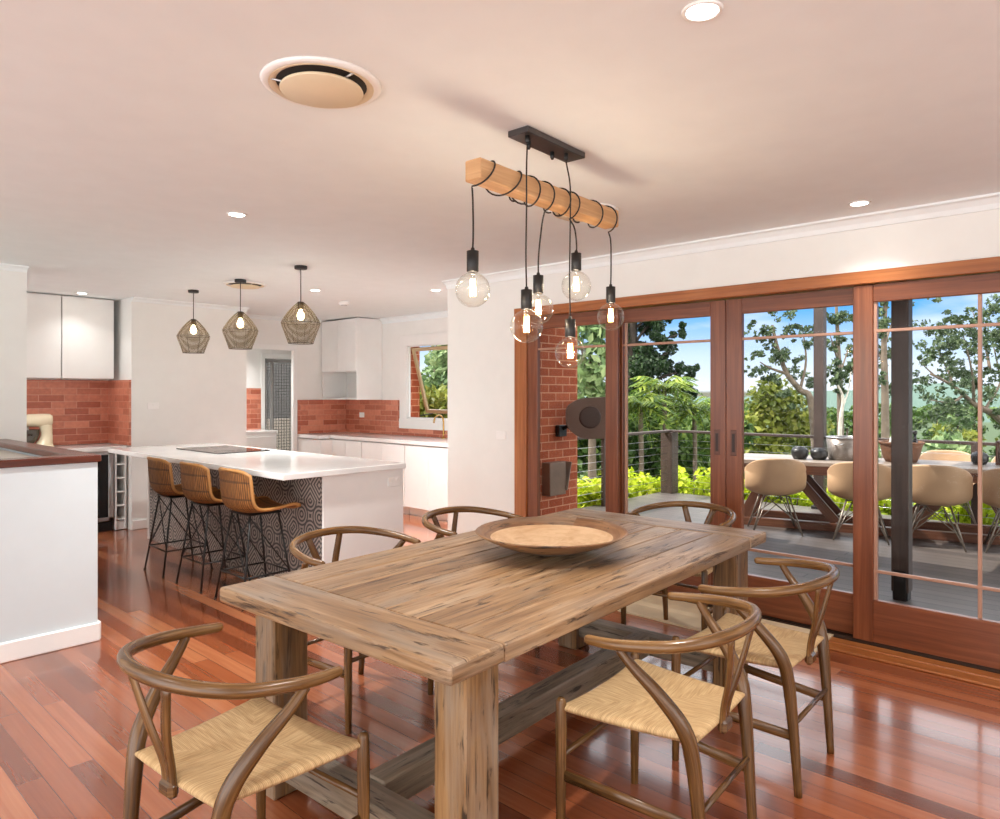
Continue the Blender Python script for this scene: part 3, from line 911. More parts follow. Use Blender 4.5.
# ================================================================== WISHBONE CHAIRS
def make_chair(label):
    """faces +y, origin on the floor under the seat"""
    t = thing('dining_chair', label, 'dining chair', (0, 0, 0), 0, 'curved back chairs round the dining table')
    # cord seat
    def P(u, v, top):
        s, q = 2*u-1, 2*v-1
        mx = max(abs(s), abs(q))
        wd = .194+.056*v
        x = s*wd; yy = -.220+.432*v - .012*(1-s*s)*(v)
        zc_ = .437+.017*mx**2.2+.006*abs(s*q)**2
        th = .019*(max(0, 1-mx**10))**.5
        return (x, yy, zc_+(th if top else -th*.9))
    def uvf(p, c):
        s, q = 2*c[0]-1, 2*c[1]-1
        x, yy = (2*p[0]-1)*.225, (2*p[1]-1)*.21
        return (x, yy) if abs(q) > abs(s) else (yy+.4, x)
    N = 40
    # squeeze samples to the edge so the rolled border is round
    e = lambda k: .5-.5*math.cos(PI*k)
    m = MB()
    m.grid(lambda u, v: P(e(u), e(v), True), N, N, lambda p, c: uvf((e(p[0]), e(p[1])), (e(c[0]), e(c[1]))))
    m.grid(lambda u, v: P(e(1-u), e(v), False), N, N, lambda p, c: uvf((e(1-p[0]), e(p[1])), (e(1-c[0]), e(c[1]))))
    m.build('seat', CORD, t)
    for s in (-1, 1):
        m = MB(); m.tube([(s*.243, .212, 0), (s*.243, .211, .2), (s*.243, .210, .40), (s*.243, .210, .478)], [.0135, .0165, .0185, .0165], 14, round_end=True, caps=True)
        m.build('leg', CHAIRW, t)
        m = MB()
        path = curve([(s*.197, -.245, 0), (s*.200, -.232, .2), (s*.208, -.215, .40), (s*.223, -.193, .50), (s*.250, -.130, .59), (s*.274, -.062, .66), (s*.286, -.022, .709)], 6)
        m.tube(path, lerpr([.014, .018, .0225, .0235, .020, .0155, .0135], len(path)), 14)
        m.build('leg', CHAIRW, t)
        m = MB(); m.tube([(s*.242, .205, .245), (s*.203, -.228, .215)], .019, 10, flat=.45, up=(0, 0, 1)); m.build('stretcher', CHAIRW, t)
    m = MB(); m.tube([(-.24, .211, .305), (.24, .211, .305)], .0095, 10); m.build('stretcher', CHAIRW, t)
    m = MB(); m.tube([(-.2, -.229, .255), (.2, -.229, .255)], .0095, 10); m.build('stretcher', CHAIRW, t)
    half = [(.282, .085, .713), (.289, .015, .718), (.284, -.07, .727), (.252, -.172, .738), (.185, -.248, .750), (.095, -.288, .757), (0, -.30, .759)]
    path = curve(half+[(-x, yy, z) for x, yy, z in half[-2::-1]], 6)
    m = MB(); m.tube(path, lerpr([.0150, .0165, .0175, .0185, .019, .0195, .0195, .0195, .019, .0185, .0175, .0165, .0150], len(path)), 14, up=(0, 0, 1), flat=.95, round_end=True)
    m.build('armrest_rail', CHAIRW, t)
    m = MB()
    for s in (-1, 1):
        m.tube(curve([(s*.012, -.224, .425), (s*.015, -.230, .50), (s*.042, -.256, .60), (s*.092, -.283, .745)], 6), lerpr([.020, .021, .0205, .0185], 19), 10, flat=.42, up=(1, 0, 0))
    m.build('back_splat', CHAIRW, t)
    m = MB(); m.box(0, -.227, .440, .062, .030, .044, .010, 0); m.build('seat_rail', CHAIRW, t)
    for ch in t.children:                       # a touch wider
        for vv in ch.data.vertices: vv.co.x *= 1.035
    return t
c0 = make_chair('curved back timber dining chair in the left foreground, at the near head of the table')
c0.location = (.985, 1.885, 0); c0.rotation_euler = (0, 0, -PI/2+math.radians(5))
dup(c0, (2.05, 1.19, 0), math.radians(4.5), "curved back timber chair in the right foreground, nearest on the table's door side")
dup(c0, (2.80, 1.19, 0), math.radians(2.5), 'curved back timber dining chair with its seat beside the doormat, second on the door side')
dup(c0, (2.02, 2.76, 0), PI+math.radians(4), 'timber dining chair showing its curved rail in front of the tiled island')
dup(c0, (2.86, 2.79, 0), PI+math.radians(2), 'timber dining chair showing its curved rail in front of the plain white wall')
dup(c0, (3.80, 2.06, 0), PI/2+math.radians(3), 'curved back timber dining chair at the far head of the table before the glass doors')

# doormat
b = MB(); b.prism([(4.0, .0005), (4.205, .0005), (4.212, .0165), (4.42, .0185), (4.42, .029), (4.225, .027), (4.19, .013), (4.0, .012)], -2.62, -1.38, Matrix.Rotation(PI/2, 4, 'X'))
t = tag(b.build('doormat', plain('pale woven mat', rgb(222, 202, 168), .85, var=.06, bump=.5, bscale=120)), 'pale woven doormat lying along the sliding doors', 'doormat')

# ================================================================== BEAM PENDANT
t = thing('beam_pendant_light', 'pine beam pendant with six globe bulbs on black cords above the table', 'pendant light', (2.24, 1.80, H), math.radians(2.9))
m = MB(); m.box(0, 0, -.0125, .40, .10, .025, .003); cp = m.build('ceiling_plate', plain('charcoal ceiling plate', rgb(84, 82, 82), .28, .6), t)
for s in (-.165, -.11, .05, .10):
    m = MB(); m.lathe([(0, 0), (.009, 0), (.009, -.02), (.005, -.03), (0, -.03)], 12, (s, -.02 if s in (-.165, .10) else .015, -.025)); m.build('cord_grip', BLACKM, cp)
BZ = -.223
m = MB(); m.box(.02, 0, BZ, .96, .076, .076, .005, 0, tone=.55); m.build('timber_beam', BEAMW, t)
CORDM = plain('black braided cord', rgb(30, 26, 24), .7, var=.05)
drops = [(-.458, .0, 1.828), (-.215, -.055, 1.712), (.0, .05, 1.805), (.175, -.02, 1.914), (.490, .0, 1.81), (.078, -.055, 1.625)]
def coil(s0, s1, turns, hw=.0415):
    """cord wrapped round the square beam"""
    out = []; n = int(turns*24)
    for k in range(n+1):
        a = -PI/2+2*PI*turns*k/n; s = s0+(s1-s0)*k/n
        ca, sa = math.cos(a), math.sin(a)
        rr = .056
        out.append((s+.012*math.sin(a), ca*rr, BZ-.004+sa*rr))
    return out
for k, (s, yy, zb) in enumerate(drops):
    zl = zb-H
    m = MB()
    if k in (1, 5):
        top = (-.165 if k == 1 else .10, -.02, -.06)
        pts = curve([top, (s, yy, BZ+.05), (s, yy+.0, BZ-.10), (s-.004, yy, (BZ+zl)/2), (s, yy, zl+.14)], 6)
    else:
        a0, a1, tn = {0: (-.14, -.45, 2.0), 2: (-.20, -.01, 2.0), 3: (.03, .165, 2.0), 4: (.24, .482, 2.0)}[k]
        wrap = coil(a0, a1, tn)
        end = Vector(wrap[-1])
        pts = [Vector(q) for q in wrap]+curve([end, (s, yy*.6, BZ-.10), (s+.003, yy, (BZ+zl)/2), (s, yy, zl+.14)], 6)[1:]
    m.tube(pts, .0033, 6); m.build('cord', CORDM, t)
    m = MB(); m.lathe([(0, .15), (.006, .15), (.008, .14), (.0215, .138), (.0215, .066), (.019, .064), (0, .064)], 20, (s, yy, zl)); m.build('lamp_holder', BLACKM, t)
    m = MB()
    gp = [(.0185, .072), (.0185, .064)]+[(.0625*math.sin(a), .0625*math.cos(a)) for a in [.34+(PI-.34)*q/18 for q in range(19)]]
    gp[-1] = (0, -.0625)
    m.lathe(gp, 32, (s, yy, zl)); bl = m.build('globe_bulb', BULBG, t)
    m = MB()
    for q in range(7):
        a = q/7*2*PI; x, y2 = .0105*math.cos(a), .0105*math.sin(a)
        m.tube([(s+x*.8, yy+y2*.8, zl+.038), (s+x, yy+y2, zl-.022)], .0013, 5)
    m.build('filament', FILAM, bl)
    m = MB(); m.tube([(s, yy, zl+.068), (s, yy, zl+.045)], .007, 8); m.build('filament_stem', see_through('stem glass', (1, 1, 1, 1), .1, .05) if k == 0 else bpy.data.materials['stem glass'], bl)

# ================================================================== ISLAND PENDANTS
def make_pendant(label):
    t = thing('pendant_light', label, 'pendant light', (0, 0, H), 0, 'wire mesh pendants above the island')
    m = MB(); m.lathe([(0, 0), (.05, 0), (.05, -.022), (.046, -.026), (0, -.026)], 24); m.build('ceiling_rose', BLACKM, t)
    m = MB(); m.tube([(0, 0, -.02), (0, 0, -.29)], .0035, 6); m.build('cord', CORDM, t)
    m = MB(); m.lathe([(0, -.285), (.022, -.288), (.024, -.34), (.02, -.345), (0, -.345)], 16); m.build('lamp_holder', BLACKM, t)
    m = MB(); m.lathe([(.024, -.293), (.055, -.318), (.10, -.367), (.142, -.43), (.153, -.458), (.149, -.482), (.125, -.545), (.098, -.622)], 40); s = m.build('mesh_shade', MESHM, t)
    m = MB()
    for r, z in ((.026, -.293), (.153, -.458), (.098, -.622)):
        m.tube([(r*math.cos(a*PI/16), r*math.sin(a*PI/16), z) for a in range(33)], .0022, 6, caps=False)
    for k in range(8):
        a = k*PI/4; ca, sa = math.cos(a), math.sin(a)
        m.tube([(r*ca, r*sa, z) for r, z in ((.026, -.293), (.055, -.318), (.10, -.375), (.153, -.458), (.125, -.54), (.098, -.622))], .0014, 5)
    m.build('shade_frame', BLACKM, s)
    m = MB(); m.lathe([(0, -.345), (.012, -.348), (.014, -.36), (.028, -.385), (.03, -.405), (.02, -.43), (0, -.436)], 16)
    m.build('bulb', emitter('pendant bulb', (1, .8, .5, 1), 14) if 'pendant bulb' not in bpy.data.materials else bpy.data.materials['pendant bulb'], t)
    return t
pd = make_pendant('mesh pendant light above the near end of the island'); pd.location = (3.08, 5.02, H)
dup(pd, (3.08, 6.02, H), None, 'middle of the three mesh pendant lights above the island')
dup(pd, (3.08, 6.98, H), None, 'mesh pendant light above the far end of the island')

# ================================================================== CEILING VENTS, DOWNLIGHTS, SMOKE ALARM
VDARK = plain('duct shade colour', rgb(40, 32, 26), .8)
VDISC = plain('cream vent disc', rgb(226, 210, 180), .5, var=.02)
def make_vent(label):
    t = thing('ceiling_vent', label, 'air vent', (0, 0, H), 0, 'round air vents in the ceiling')
    m = MB(); m.lathe([(.160, -.004), (.168, -.010), (.178, -.012), (.190, -.008), (.195, 0), (.185, 0), (.160, 0)], 48); m.build('outer_ring', TRIMW, t)
    m = MB(); m.lathe([(0, -.001), (.15, -.001), (.15, -.004), (0, -.004)], 40); m.build('duct_shade_disc', VDARK, t)  # flat dark disc under the ceiling, painted as the shade inside the duct
    m = MB(); m.lathe([(.146, -.004), (.168, -.013), (.17, -.001), (.146, -.001), (.146, -.004)], 40); m.build('inner_cone', VDISC, t)
    m = MB(); m.lathe([(0, -.010), (.06, -.010), (.12, -.014), (.132, -.018), (.135, -.024), (.131, -.028), (0, -.030)], 48); m.build('deflector_disc', VDISC, t)
    m = MB(); m.tube([(0, 0, -.002), (0, 0, -.02)], .01, 8)
    for k in range(3):
        a = k*2*PI/3+.6; m.tube([(.06*math.cos(a), .06*math.sin(a), -.018), (.165*math.cos(a), .165*math.sin(a), -.007)], .004, 6)
    m.build('bracket', CHROME, t)
    return t
v = make_vent('large round air vent in the ceiling near the camera'); v.location = (1.312, 2.01, H)
dup(v, (3.23, 2.34, H), 1.0, 'round air vent half hidden behind the right end of the pine beam')
dup(v, (3.24, 6.24, H), 2.0, 'round air vent beside the middle mesh pendant over the island')
def make_down(label):
    t = thing('downlight', label, 'downlight', (0, 0, H), 0, 'recessed ceiling downlights')
    m = MB(); m.lathe([(.040, -.002), (.044, -.006), (.052, -.006), (.055, 0), (.04, 0)], 28); m.build('trim_ring', TRIMW, t)
    m = MB(); m.lathe([(0, -.002), (.041, -.002), (.041, -.0045), (0, -.0045)], 24); m.build('lens', LEDM, t)
    return t
def ceil_pt(px, py):
    z = 705*(H-1.46)/(393-py); lat = (px-500)/705*z
    return (.735*z+.678*lat, .678*z-.735*lat)
DL = [((1.747, .878), 'bright downlight at the top edge above the table'), ((4.091, 1.148), 'downlight near the cornice above the glass doors'),
      ((1.938, 3.83), 'downlight in open ceiling left of the beam pendant'), ((2.394, 8.009), 'downlight by the white wall cabinets above the mixer'),
      ((3.891, 6.078), 'small downlight behind the nearest mesh pendant'), ((4.70, 5.20), 'small downlight close to the free end of the sliding door wall')]
dl = None
for (x, y), lab in DL:
    if dl is None: dl = make_down(lab); dl.location = (x, y, H)
    else: dup(dl, (x, y, H), 0, lab)
t = thing('smoke_alarm', 'small white smoke alarm on the kitchen ceiling near the window', 'smoke alarm', (4.62, 6.64, H))
m = MB(); m.lathe([(0, 0), (.06, 0), (.062, -.02), (.05, -.034), (0, -.036)], 28); m.build('alarm_body', TRIMW, t)
m = MB(); m.lathe([(.03, -.0355), (.03, -.04), (.036, -.04), (.036, -.034)], 24); m.build('sensor_ring', CHROME, t)
# ================================================================== OUTSIDE: deck, verandah, railing
DZ = -.05
b = MB(); b.box(7.13, 1.0, DZ-.06, 5.06, 9.0, .12, 0, 1)
tag(b.build('deck', DECKM), kind='structure')
b = MB(); b.box(5.35, 1.0, 2.70, 1.5, 7.2, .06, 0); b.box(7.2, -.2, 2.70, 2.3, 6.2, .06, 0); b.box(5.80, 1.0, 2.57, .10, 7.2, .2, .004)
tag(b.build('roof_verandah', plain('dark verandah soffit', rgb(92, 74, 62), .7)), kind='structure')
t = thing('verandah_post', 'dark verandah post standing on the deck beyond the right glass door', 'post', (5.80, 1.34, DZ))
m = MB(); m.box(0, 0, 1.36, .115, .115, 2.60, .004, 2); m.build('post_shaft', POSTW, t)
m = MB(); m.box(0, 0, .04, .10, .10, .08, .003)
for s in (-1, 1): m.box(s*.06, 0, .11, .006, .08, .22, .001)
m.build('steel_shoe', BLACKM, t)
t = thing('pergola_post', 'slim dark post rising from the deck railing behind the steel tub', 'post', (9.60, 3.17, DZ))
m = MB(); m.box(0, 0, 1.45, .125, .125, 2.9, .004, 2); m.build('post_shaft', POSTW, t)
m = MB(); m.box(0, 0, .02, .17, .17, .04, .003); m.build('base_plate', BLACKM, t)
b = MB(); b.box(9.60, 1.2, 2.93, .12, 8.6, .19, .004, 1)
tag(b.build('pergola_beam', POSTW), kind='structure')
t = thing('deck_railing', 'deck railing of dark posts, wire cables and flat top rail', 'railing', (9.60, 5.36, DZ))
m = MB(); m.box(0, -4.2, .935, .09, 8.5, .035, .004, 1); m.box(-1.67, 0, .9345, 3.30, .09, .035, .004, 0); m.build('top_rail', POSTW, t)
for (x, y, w) in ((0, 0, .19), (0, -3.9, .09), (0, -5.6, .09), (0, -7.3, .09), (-1.75, 0, .05), (-3.2, 0, .09)):
    m = MB(); m.box(x, y, .46, w, w, .915, .003, 2); m.build('railing_post', POSTW, t)
m = MB()
for k in range(8):
    z = .1+.1*k
    m.tube([(0, 0, z), (0, -8.4, z)], .0025, 5); m.tube([(0, 0, z), (-3.2, 0, z)], .0025, 5)
m.build('wire_cables', CHROME, t)

# brick wall fixtures
t = thing('metal_letter_box', 'small grey metal box with open flap fixed low on brick', 'box', (5.78, 4.62, .40))
GM = plain('weathered zinc', rgb(134, 112, 94), .5, .3, var=.1)
m = MB(); m.box(0, -.055, .17, .27, .11, .34, .006); m.build('box_body', GM, t)
m = MB(); m.box(.155, -.075, .19, .01, .13, .30, .002, rot=(0, math.radians(14), 0)); m.build('side_flap', plain('pale zinc', rgb(170, 158, 146), .4, .4), t)
t = thing('wall_fixture', 'brown rounded shield with dark round centre bracketed off the brick wall', 'wall fixture', (5.93, 4.619, 1.06))
m = MB(); m.box(0, -.03, 0, .13, .06, .12, .006); m.tube([(0, -.05, .02), (.06, -.16, .09), (.12, -.26, .13)], .02, 10); m.build('wall_bracket', BLACKM, t)
Mx = Matrix.Translation((.14, -.30, .145)) @ Matrix.Rotation(math.radians(-47), 4, 'Z') @ Matrix.Rotation(PI/2, 4, 'X')
def rr(pts, r=.06, n=5):
    out = []
    for i, p in enumerate(pts):
        p = Vector(p); a = Vector(pts[i-1]); c = Vector(pts[(i+1) % len(pts)])
        d1 = (a-p).normalized(); d2 = (c-p).normalized()
        for k in range(n+1):
            f = k/n; q = (p+d1*r)*(1-f)**2+p*2*f*(1-f)+(p+d2*r)*f*f; out.append((q.x, q.y))
    return out
BRN = plain('brown powder coat', rgb(112, 84, 68), .5, var=.06)
m = MB(); m.prism(rr([(-.25, -.10), (-.10, -.225), (.30, -.22), (.34, .0), (.30, .22), (-.10, .20), (-.25, .12)], .07), -.04, .03, Mx); sh_ = m.build('shield_body', BRN, t)
m = MB(); m.lathe([(0, .038), (.09, .038), (.112, .036), (.118, .028), (0, .028)], 32); me_ = m.build('round_boss', plain('dark brown boss', rgb(74, 52, 42), .5), sh_)
me_.matrix_local = Mx

# ================================================================== OUTDOOR TABLE AND SHELL CHAIRS
OA = math.radians(-75)          # table runs along its local x
t = thing('outdoor_table', 'long dark timber outdoor table with slanting trestle legs on the deck', 'table', (8.52, 2.26, DZ), OA)
OTOP = wood('sky sheen outdoor table top', rgb(118, 104, 94), rgb(154, 140, 128), rgb(184, 172, 160), 1.5, 36, .3, .15, .15)  # timber paled so its colour carries the sun and sky sheen
m = MB()
for k in range(6): m.box(.17, -.375+.15*k, .735, 3.15, .143, .045, .004, 0)
m.build('tabletop', OTOP, t)
m = MB()
for s in (-1, 1): m.box(.17, s*.40, .665, 3.0, .045, .10, .004, 0)
m.build('side_apron', OUTW, t)
def slant(m, x0, z0, x1, z1, y, w=.13, d=.07):
    v = Vector((x1-x0, 0, z1-z0)); a = math.atan2(v.x, v.z)
    m.box((x0+x1)/2, y, (z0+z1)/2, w, d, v.length, .004, 2, rot=(0, a, 0))
for s in (-1, 1):
    for yy in (-.30, .30):
        m = MB(); slant(m, s*1.32, .06, s*1.0, .68, yy); m.build('leg', OUTW, t)
        m = MB(); slant(m, s*.35, .10, s*.82, .66, yy, .10, .06); m.build('diagonal_brace', OUTW, t)
for yy in (-.30, .30):
    m = MB(); m.box(0, yy, .045, 2.8, .09, .09, .004, 0); m.build('floor_beam', OUTW, t)
SHELL = plain('beige moulded shell', rgb(192, 158, 124), .45, var=.03)
LEGM = plain('dull metal chair leg', rgb(132, 122, 112), .4, .7)
def make_shell(label):
    """moulded armchair facing +y"""
    t = thing('outdoor_chair', label, 'outdoor chair', (0, 0, DZ), 0, 'moulded shell chairs at the outdoor table')
    prof = curve([(.25, .425), (.21, .44), (.05, .415), (-.10, .41), (-.20, .47), (-.255, .60), (-.285, .73), (-.30, .82)], 4)
    prof = [(p.x, p.y) for p in prof] if hasattr(prof[0], 'x') else prof
    K = len(prof)-1
    def sh(u, v):
        i = v*K; k = min(int(i), K-1); f = i-k
        y = prof[k][0]*(1-f)+prof[k+1][0]*f; z = prof[k][1]*(1-f)+prof[k+1][1]*f
        s = 2*u-1; a = abs(s)
        q = min(1, v/.45); q = q*q*(3-2*q)
        wd = .215+.095*q
        arm = math.exp(-((v-.56)/.24)**2)
        z += arm*.15*a**2.4 + (.05*a**2 if v < .3 else 0) - (.13*a**3*max(0, (v-.6)/.4))
        y += .24*a**2.4*max(0, min(1, (v-.35)/.4))
        return (math.sin(s*1.15)/math.sin(1.15)*wd, y, z)
    m = MB(); m.grid(sh, 20, 32); o = m.build('seat_shell', SHELL, t)
    md = o.modifiers.new('thickness', 'SOLIDIFY'); md.thickness = .010; md.offset = 0
    for sx in (-1, 1):
        for sy in (-1, 1):
            m = MB(); m.tube([(sx*.25, sy*.23, .004), (sx*.13, sy*.13, .41)], .0085, 8); m.tube([(sx*.25, sy*.23, .004), (sx*.07, sy*.07, .39)], .005, 6); m.build('leg', LEGM, t)
    m = MB()
    for s in (-1, 1): m.tube([(s*.13, .13, .405), (-s*.13, -.13, .405)], .006, 6); m.tube([(s*.205, .19, .14), (-s*.09, .09, .385)], .0045, 6); m.tube([(s*.205, -.19, .14), (-s*.09, -.09, .385)], .0045, 6)
    m.build('under_frame', LEGM, t)
    return t
FA = -PI/2+math.radians(15)          # near side faces outwards
def line(s, off=0): return (7.78+.26*s+.966*off, 3.02-.966*s+.26*off, DZ)
ch = make_shell('beige shell chair at the left end of the outdoor table, nearest the meeting door stiles')
ch.location = line(-.02, -.10); ch.rotation_euler = (0, 0, FA+.25)
dup(ch, line(.82, -.10), FA, 'beige shell chair half hidden behind the stile between the third and right doors')
dup(ch, line(1.47, -.10), FA-.05, 'beige shell chair just right of the dark verandah post')
dup(ch, line(2.14, -.10), FA-.1, 'beige shell chair cut off by the right edge of the photo')
dup(ch, line(1.72, 1.46), FA+PI, 'far side shell chair showing only its pale back beyond the table beside the dark jar')
dup(ch, line(2.45, 1.46), FA+PI, 'far side shell chair at the right edge beyond the table by the lantern box')
# things on the outdoor table (local positions along the table)
ca, sa = math.cos(OA), math.sin(OA)
def ot(x, y, z=.708): return (8.52+x*ca-y*sa, 2.26+x*sa+y*ca, z)
def small_pot(name, label, cat, x, y, r, h, mat, grp=None):
    t = thing(name, label, cat, ot(x, y), 0, grp)
    m = MB(); m.lathe([(0, 0), (r*.7, 0), (r, h*.35), (r, h*.7), (r*.8, h*.92), (r*.72, h*.92), (r*.7, h*.8), (0, h*.8)], 28); m.build('pot_body', mat, t)
    m = MB(); m.lathe([(0, h*.82), (r*.70, h*.82), (r*.55, h*1.0), (0, h*1.05)], 24); m.build('lid', mat, t)
    return t
POTM = plain('black glazed pot', rgb(30, 30, 30), .35, var=.1)
small_pot('lidded_pot', 'left of two small black pots on the outdoor table', 'pot', -.73, -.12, .092, .14, POTM, 'black pots on the outdoor table')
small_pot('lidded_pot', 'right of two small black pots on the outdoor table, next to the steel tub', 'pot', -.53, -.10, .092, .13, POTM, 'black pots on the outdoor table')
TUBM = plain('aged steel', rgb(136, 126, 118), .4, .6, var=.15)
t = thing('steel_tub', 'shiny round steel tub with rolled rim on the outdoor table', 'tub', ot(-.29, .04))
m = MB(); m.lathe([(0, 0), (.15, 0), (.155, .01), (.175, .25), (.168, .25), (.15, .03), (0, .025)], 36); m.build('tub_body', TUBM, t)
m = MB(); m.tube([(.175*math.cos(a*PI/18), .175*math.sin(a*PI/18), .252) for a in range(37)], .008, 8, caps=False); m.build('rolled_rim', CHROME, t)
for s in (-1, 1):
    m = MB(); m.tube(curve([(s*.17, -.05, .19), (s*.21, -.03, .18), (s*.21, .03, .18), (s*.17, .05, .19)], 5), .007, 8); m.build('handle', CHROME, t)
WICK = brickmat('brown wicker', rgb(112, 74, 52), rgb(150, 108, 80), rgb(58, 36, 26), .03, .018, .003, .7, .8)
t = thing('wicker_basket', 'brown woven wicker basket on the outdoor table behind the post', 'basket', ot(.28, .08))
m = MB(); m.lathe([(0, 0), (.15, 0), (.17, .04), (.20, .16), (.215, .21), (.205, .21), (.17, .06), (0, .03)], 36, sx=1.15); m.build('basket_body', WICK, t)
m = MB(); m.tube([(.247*math.cos(a*PI/18), .214*math.sin(a*PI/18), .21) for a in range(37)], .013, 8, caps=False); m.build('rim', WICK, t)
t = thing('bottle', 'pale bottle with black cap standing in the wicker basket', 'bottle', ot(.20, .05, .742), .4)
m = MB(); m.lathe([(0, 0), (.04, 0), (.042, .02), (.042, .17), (.03, .22), (.015, .25), (.014, .31), (0, .31)], 20); m.build('bottle_body', plain('pale bottle glass', rgb(202, 206, 200), .15), t)
m = MB(); m.lathe([(0, .31), (.017, .31), (.017, .36), (0, .362)], 16); m.build('cap', BLACKM, t)
t = thing('bottle', 'dark bottle in the wicker basket with only its black neck showing right', 'bottle', ot(.41, .05, .742), .4)
m = MB(); m.lathe([(0, 0), (.036, 0), (.038, .02), (.038, .16), (.02, .21), (.014, .24), (.014, .27), (0, .27)], 20); m.build('bottle_body', DARKG, t)
m = MB(); m.lathe([(0, .27), (.022, .27), (.024, .31), (0, .312)], 16); m.build('cap', BLACKM, t)
small_pot('candle_jar', 'dark round jar near the right end of the outdoor table', 'jar', 1.0, .10, .08, .13, POTM)
t = thing('lantern_box', 'brown box lantern at the right end of the outdoor table', 'lantern', ot(1.24, .16))
m = MB(); m.box(0, 0, .012, .17, .17, .024, .003); m.box(0, 0, .24, .17, .17, .02, .003)
for sx in (-1, 1):
    for sy in (-1, 1): m.box(sx*.075, sy*.075, .125, .018, .018, .23, .002, 2)
m.build('lantern_frame', OUTW, t)
m = MB(); m.box(0, 0, .08, .135, .135, .115, .002); m.build('inner_box', plain('dark brown box', rgb(78, 56, 42), .6), t)

# ================================================================== GARDEN AND DISTANCE
def at(px, py, z):
    """point seen towards a bearing at forward depth z"""
    a = (px-500)/705; lat = a*z
    return Vector((.735*z+.678*lat, .678*z-.735*lat, 1.46+(393-py)/705*z))
def terrain(x, y):
    r = math.hypot(max(0, x-10.2), max(0, y-5.8) if x > 4 else 0)
    h = -.75-.16*max(0, min(r-1.5, 45))
    return h
b = MB()
def tg(u, v):
    x = 4.62+(u**2.4)*330; y = -120+(v)*420
    if v < .5: y = 6.4-(1-2*v)**2.2*200
    else: y = 6.4+(2*v-1)**2.2*330
    return (x, y, terrain(x, y)+.25*math.sin(x*.4)*math.sin(y*.37)*min(1, max(0, x-12)/8))
b.grid(tg, 70, 90)
tag(b.build('ground', GRASS), kind='structure')
b = MB()
def hill(u, v):
    ang = math.radians(-60+150*u); r = 260+v*140
    return (r*math.cos(ang), r*math.sin(ang), -9+v*(10.5+2.5*math.sin(u*17)+1.5*math.sin(u*41+1)+.8*math.sin(u*97)))
b.grid(hill, 120, 6)
tag(b.build('hills', plain('haze tinted far hills', rgb(74, 98, 86), 1, var=.15)), kind='structure')  # distance haze tinted into the hill colour

def leaf_cloud(m, c, r, n, size, flat=1.0, up=.35, tone0=None, elong=1.6):
    c = Vector(c)
    for _ in range(n):
        d = Vector((random.gauss(0, 1), random.gauss(0, 1), random.gauss(0, 1))).normalized()
        rad = r*random.random()**.42
        p = c+Vector((d.x*rad, d.y*rad, d.z*rad*flat))
        nrm = (Vector((random.gauss(0, 1), random.gauss(0, 1), random.gauss(0, 1))).normalized()+Vector((0, 0, up))+d*.4).normalized()
        t1 = nrm.orthogonal().normalized(); t1 = Matrix.Rotation(random.random()*6.28, 3, nrm) @ t1
        t2 = nrm.cross(t1)
        s = size*random.uniform(.6, 1.35)
        a = t1*s*elong*.5; q = t2*s*.5
        tn = min(1, max(0, random.gauss(.5 if tone0 is None else tone0, .2)))
        m.add([p-a, p+q*.9-a*.1+nrm*s*.08, p+a, p-q*.9-a*.1+nrm*s*.08], [(0, 1, 2, 3)], [[(0, 0), (1, 0), (1, 1), (0, 1)]], tn)
def tree(name, label, base, limbs, clumps, lm, bm_, leaf, group=None, cat='tree', flat=1.0, dens=1.0, up=.35):
    """limbs: list of (points, r0, r1); clumps: (centre, radius, n)"""
    base = Vector(base)
    t = thing(name, label, cat, base, 0, group)
    m = MB()
    for pts, r0, r1 in limbs:
        P = curve([Vector(p)-base for p in pts], 5)
        m.tube(P, lerpr([r0, r1], len(P)), 7)
    m.build('trunk', bm_, t)
    m = MB()
    for c, r, n in clumps:
        leaf_cloud(m, Vector(c)-base, r, int(n*dens), leaf, flat, up, .35+.3*random.random())
    m.build('foliage', lm, t)
    return t
def spray(cl, k=6):
    out = []
    for c, r, n in cl:
        for _ in range(k):
            d = Vector((random.gauss(0, .62), random.gauss(0, .62), random.gauss(0, .5)))*r
            out.append((c+d, r*random.uniform(.3, .6), int(n*2.4/k)+1))
    return out
# lime hedge along the deck edge: four different shrubs, copied
def make_shrub(label, seed):
    random.seed(seed)
    t = thing('hedge_shrub', label, 'shrub', (0, 0, 0), 0, 'lime green shrubs planted along the deck edge')
    m = MB()
    for k in range(9):
        a = k*2.4; m.tube(curve([(0.03*math.cos(a), .03*math.sin(a), 0), (.14*math.cos(a), .14*math.sin(a), .35), (.26*math.cos(a+.3), .26*math.sin(a+.3), .68)], 3), .007, 5)
    m.build('stems', BARK, t)
    m = MB()
    for k in range(16):
        a = random.random()*6.28; q = random.random()**.5*.26; z = random.uniform(.25, .82)
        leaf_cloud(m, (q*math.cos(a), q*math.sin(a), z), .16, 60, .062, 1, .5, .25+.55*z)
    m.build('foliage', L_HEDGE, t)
    return t
protos = [make_shrub('lime green shrub along the deck edge beyond the wire railing', s) for s in (11, 12, 13)]
spots = [(10.15+.12*math.sin(k*2.1), 5.75-.52*k) for k in range(15)]+[(9.5-.5*k, 5.86+.1*math.sin(k*1.7)) for k in range(6)]
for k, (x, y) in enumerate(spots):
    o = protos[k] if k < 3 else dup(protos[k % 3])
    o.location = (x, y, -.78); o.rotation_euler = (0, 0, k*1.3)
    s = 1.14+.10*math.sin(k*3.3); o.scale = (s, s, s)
random.seed(21)
